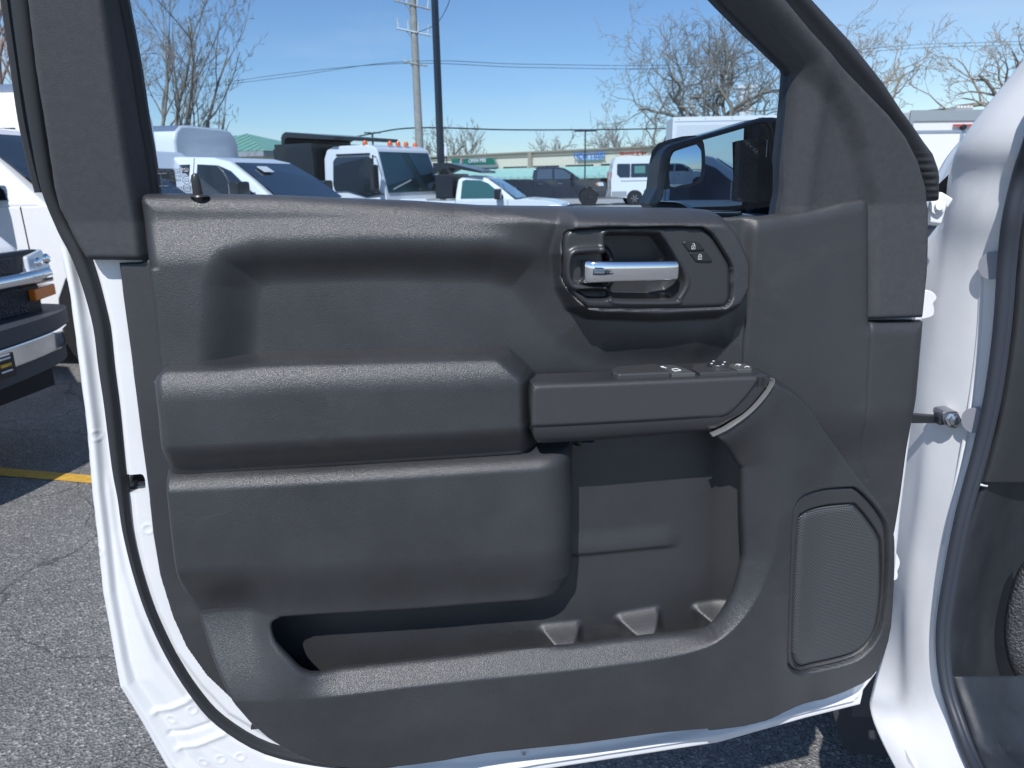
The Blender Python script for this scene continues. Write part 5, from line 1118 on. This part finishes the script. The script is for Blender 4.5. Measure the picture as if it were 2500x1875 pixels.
# green hipped roof building
gq = at(628, 365, 60); zr = zat(330, 628, 60); ze = zat(372, 640, 55); hw_ = 4.9
gb = thing('green_roof_building', 'small building with a pale green hipped metal roof between the trucks', 'building', (gq[0], 58, 0), R_(-18))
RG = mat('green_metal_roof', (.22,.42,.32), .5, vary=(2,.1))
mb = MB(); mb.add([(-hw_,-hw_,ze),(hw_,-hw_,ze),(hw_,hw_,ze),(-hw_,hw_,ze),(0,0,zr)], [(0,1,4),(1,2,4),(2,3,4),(3,0,4),(3,2,1,0)]); rf = mb.build('roof', RG, gb)
mb = MB()
for i in range(14):
    x = -hw_+.35+i*.67; k = 1-abs(x)/hw_; mb.tube([(x,-hw_,ze+.03),(x,-hw_+hw_*k,ze+(zr-ze)*k+.03)], .03, 4)
mb.build('roof_seam', RG, rf)
mb = MB(); mb.box((-hw_+.1,-hw_-.05,ze-.35),(hw_-.1,hw_-.1,ze-.02)); mb.build('fascia', LGR, gb)
mb = MB(); mb.box((-hw_+.5,-hw_+.5,0),(hw_-.5,hw_-.5,ze-.35)); mb.build('wall', TAN, gb)
# pylon sign
pq = at(1815, 300, 76); zp = zat(208, 1815, 76)
ps = thing('pylon_sign', 'tall white pylon with a flat cap behind the bare tree', 'sign', (pq[0], 76, 0), 0)
mb = MB(); mb.box((-.55,-.4,0),(.55,.4,zp-.3)); mb.build('shaft', WHITE, ps); mb = MB(); mb.box((-.95,-.5,zp-.3),(.95,.5,zp)); mb.build('cap', WHITE, ps)

# ------------------------------------------------------------------ poles, lamps and wires
WOOD = mat('weathered_pole_wood', (.36,.34,.30), .9, vary=(3,.2)); PMET = mat('dark_bronze_pole', (.045,.055,.070), .4, metal=.3); GALV = mat('galvanised', (.50,.53,.54), .45, metal=.6); CER = mat('grey_porcelain', (.62,.66,.66), .3, coat=.5)
up = at(1025, 375, 48); up[2] = 0
ut = thing('utility_pole', 'grey wooden utility pole carrying crossarms, insulators and wires', 'utility pole', tuple(up))
def uzz(py): return zat(py, 1020, 48)
mb = MB(); mb.tube([(0,0,0),(0,0,uzz(-60))], [.27,.19], 12); mb.build('pole', WOOD, ut, False, True)
for py, w1, dy, nm in ((78,1.0,.25,'crossarm'),(12,1.05,.3,'crossarm'),(156,.7,.15,'crossarm')):
    z = uzz(py); mb = MB(); mb.tube([(-w1,-.2,z+dy*.7),(w1,-.2,z-dy)], .055, 6); mb.tube([(-w1*.5,-.2,z+.1),(0,-.15,z-.5)], .025, 4); c = mb.build('crossarm', WOOD if py != 78 else GALV, ut)
    for k in range(4 if py != 156 else 2):
        x = -w1+.12+k*(2*w1-.3)/3; zz = z+dy*.7-(x+w1)/(2*w1)*dy*1.7; mb = MB(); mb.tube([(x,-.2,zz),(x+.05*(k-1),-.2,zz+(.55 if py != 156 else .2))], .05, 8); mb.lathe([(.07,-.02),(.07,.02)], (x+.05*(k-1),-.2,zz+(.5 if py != 156 else .2)), (0,0,1), 8); mb.build('insulator', CER, c, False, True)
mb = MB(); mb.tube([(.22,-.05,uzz(300)),(.22,-.05,uzz(110))], .02, 4); mb.build('conduit', GALV, ut)
def wire(pts, r, label, n=10):
    p = smooth_poly([at(*q) for q in pts], False, n); mb = MB(); mb.tube(p, r, 5); o = mb.build('power_line', mat('wire_black', (.03,.03,.035), .6)); tag(o, label, 'power line', 'power lines'); return o
wire([(740,360,60),(900,328,54),(1020,312,48),(1250,317,52),(1500,316,56),(1700,310,58),(2210,275,45),(2420,252,42),(2700,225,40)], .045, 'thick black wire sagging across the lower sky, above the mall roof')
for k, dy in enumerate((0, 8)): wire([(480,215-dy*.3,70),(700,188-dy,60),(990,150+dy*.6,48),(1300,157+dy,52),(1700,156+dy,58),(2200,112+dy,62),(2400,104+dy,60),(2600,98+dy,60)], .016, ('upper' if k == 0 else 'lower')+' of the two thin wires crossing high behind the bare tree')
wire([(1013,82,48),(1062,60,44),(1090,20,40),(1110,-40,38)], .018, 'short thin wire curving from the utility pole up behind the lamp post')
# lamp posts
def lamp_post(px, pyb, Y, pyt, r, label, head=True):
    b = at(px, pyb, Y); b[2] = 0; z = zat(pyt, px, Y); o = thing('lamp_post', label, 'lamp post', tuple(b), 0, 'lamp posts'); mb = MB(); mb.tube([(0,0,0),(0,0,z)], [r,r*.85], 4 if r > .06 else 8); mb.build('post', PMET, o)
    if head:
        mb = MB(); mb.tube([(-.35,0,z),(.35,0,z)], .04, 5); mb.build('arm', PMET, o)
        for s_ in (-1, 1): mb = MB(); mb.box((s_*.4-.3,-.2,z-.03),(s_*.4+.3,.2,z+.08)); mb.build('lamp_head', PMET, o)
    return o
lpo = lamp_post(1080, 480, 17.5, -110, .088, 'dark square lamp post rising past the top of the window')
b_ = at(1077, 440, 17.5); mb = MB(); mb.box((-.02,-.11,b_[2]-.02),(.02,-.09,b_[2]+.02)); mb.build('number_tag', WGLY, lpo)
lamp_post(1428, 420, 50, 320, .05, 'thin lamp post in front of the blue shop sign')
lamp_post(911, 360, 70, 325, .10, 'small distant lamp post left of the utility pole')
vn = at(1088, 366, 85); r_ = thing('roof_vent', 'white vent standing on the mall roof beside the dark lamp post', 'vent', (vn[0], 85, zt-.01)); mb = MB(); mb.lathe([(.25,0),(.25,1.0),(.12,1.05),(.12,1.5)], (0,0,0), (0,0,1), 12); mb.build('vent_pipe', WHITE, r_, False, True)

# ------------------------------------------------------------------ bare trees
BARK = mat('grey_brown_bark', (.27,.24,.20), .9, vary=(5,.25)); BARKD = mat('dark_bark', (.15,.125,.105), .9, vary=(5,.25)); BUD = mat('budding_twig', (.22,.15,.10), .9)
def bare_tree(label, px, Y, pyb, top_py, seed, trunk_r, stems, spread=.9, twig=.012, droop=0.0, depth=5, ratio=.62, m=BARK, trunk_to=None, kids=5, wob=.26, buds=False, group='bare trees'):
    rnd_ = random.Random(seed); b = at(px, pyb, Y); b[2] = 0; H = zat(top_py, px, Y)
    root = thing('bare_tree', label, 'tree', tuple(b), 0, group)
    mt, mc = MB(), MB(); cnt = [0]
    def seg(mb, p, d, L_, r, lev):
        n = max(3, int(L_/.38)); path = [p.copy()]; rr = [r]; dd = d.copy(); spots = []
        for i in range(n):
            t = (i+1)/n; dd = dd + np.array([rnd_.gauss(0, wob), rnd_.gauss(0, wob), rnd_.gauss(0, wob*.7)+(.10 if lev < 3 else .04)-droop*t]); dd /= np.linalg.norm(dd)
            p = p + dd*(L_/n); path.append(p.copy()); rr.append(max(twig*.7, r*(1-.62*t))); spots.append((p.copy(), dd.copy(), rr[-1], t))
        mb.tube(path, rr, 7 if lev == 0 else 5 if lev < 3 else 3, cap=lev < 2)
        return spots
    def grow(p, d, L_, r, lev):
        sp = seg(mt if lev == 0 else mc, p, d, L_, r, lev)
        if lev >= depth: return
        k = kids if lev < depth-1 else kids+2; k = min(k, max(2, len(sp)))
        for j in range(k):
            i = min(len(sp)-1, int(len(sp)*(.22+.78*(j+rnd_.random()*.7)/k))); q, dd, rr, t = sp[i]
            a = rnd_.uniform(0, 2*math.pi); perp = np.cross(dd, [math.cos(a), math.sin(a), .3]); perp /= np.linalg.norm(perp)+1e-9
            an = rnd_.uniform(.45, .95)*spread; nd = dd*math.cos(an)+perp*math.sin(an); nd[2] += .12
            nd /= np.linalg.norm(nd); grow(q, nd, L_*ratio*rnd_.uniform(.7, 1.15)*(1-.25*t), max(twig, rr*.60), lev+1)
    zt_ = trunk_to if trunk_to else H*.28
    sp = seg(mt, np.array([0, 0, 0.0]), np.array([0, 0, 1.0]), zt_, trunk_r, 0)
    top = sp[-1][0]
    for (ax, ay, az, ln, fr) in stems:
        d = np.array([ax, ay, az], float); d /= np.linalg.norm(d); i = max(0, min(len(sp)-1, int(len(sp)*fr)-1)); grow(sp[i][0], d, ln*(H-sp[i][0][2]), trunk_r*.52, 1)
    mt.build('trunk', m, root, False, True, angle=80); mc.build('branches', m, root, False, True, angle=80)
    return root
HON = [(-.15,.1,1,.80,1),(.35,-.2,1,.78,1),(-.9,.2,.60,.82,.85),(.8,.1,.7,.78,.95),(-1,-.3,.22,.78,.75),(.2,.7,.8,.6,.9),(1,-.4,.22,.72,.8),(-.5,-.5,.9,.7,1)]
bare_tree('large spreading bare tree standing in front of the white pylon', 1797, 57, 300, -30, 11, .33, HON, 1.0, .019, .05, 5, .60, BARK, trunk_to=5.6)
bare_tree('bare tree with long low limbs reaching left above the box truck', 1735, 60, 300, 70, 23, .32, [(-1,.1,.55,1.15,1),(-1,-.2,.22,1.2,.8),(-.45,.1,1,.8,1),(.5,.1,1,.55,1),(-1,.3,.10,1.0,.85),(-.8,.1,.9,.95,1)], 1.0, .018, .07, 5, .58, BARK, trunk_to=4.6)
bare_tree('bare tree half hidden by the slanted door frame', 2010, 56, 300, 10, 31, .32, HON[:6], 1.0, .018, .05, 5, .60, BARK, trunk_to=5.2)
bare_tree('bare tree reaching in from the right edge above the white box body', 2620, 30, 300, 0, 47, .28, [(-1,.0,.45,.95,.9),(-.9,.2,.16,.95,.75),(-.85,-.2,.75,.85,1),(-.4,.1,1,.7,1),(.5,0,1,.6,1)], 1.0, .012, .05, 5, .60, BARK, trunk_to=3.6)
UPR = [(-.30,.1,1,.95,.35),(.25,-.1,1,.95,.45),(-.6,.1,1,.9,.35),(.60,.1,1,.85,.55),(.05,.2,1,1.0,.9),(.9,0,.8,.75,.6),(-.9,.1,.9,.8,.5),(-.1,-.4,1,.85,.6),(1.0,.2,.5,.6,.5)]
bare_tree('upright many stemmed bare tree behind the pillar, at the left of the window', 405, 30, 310, 15, 5, .17, UPR, .86, .007, .0, 6, .54, BARK, trunk_to=2.0, wob=.11, kids=5)
bare_tree('bare brownish tree cut off by the left edge', -60, 22, 300, -120, 8, .20, UPR, .72, .010, .0, 5, .56, mat('pinkish_bark', (.27,.21,.19), .9), trunk_to=1.8, wob=.12)
bare_tree('small distant bare tree right behind the dark lamp post', 1110, 105, 375, 312, 61, .3, UPR, .9, .03, 0, 4, .6, BARK, trunk_to=2.5, kids=5)
bare_tree('faint distant bare tree above the mall roof, left of the thin lamp post', 1350, 130, 370, 345, 63, .3, UPR, .9, .035, 0, 4, .6, BARK, trunk_to=2.5, kids=4)
bare_tree('distant bare tree above the red shop sign', 1530, 95, 365, 318, 65, .3, UPR, .9, .028, 0, 4, .62, BARK, trunk_to=3, kids=5)
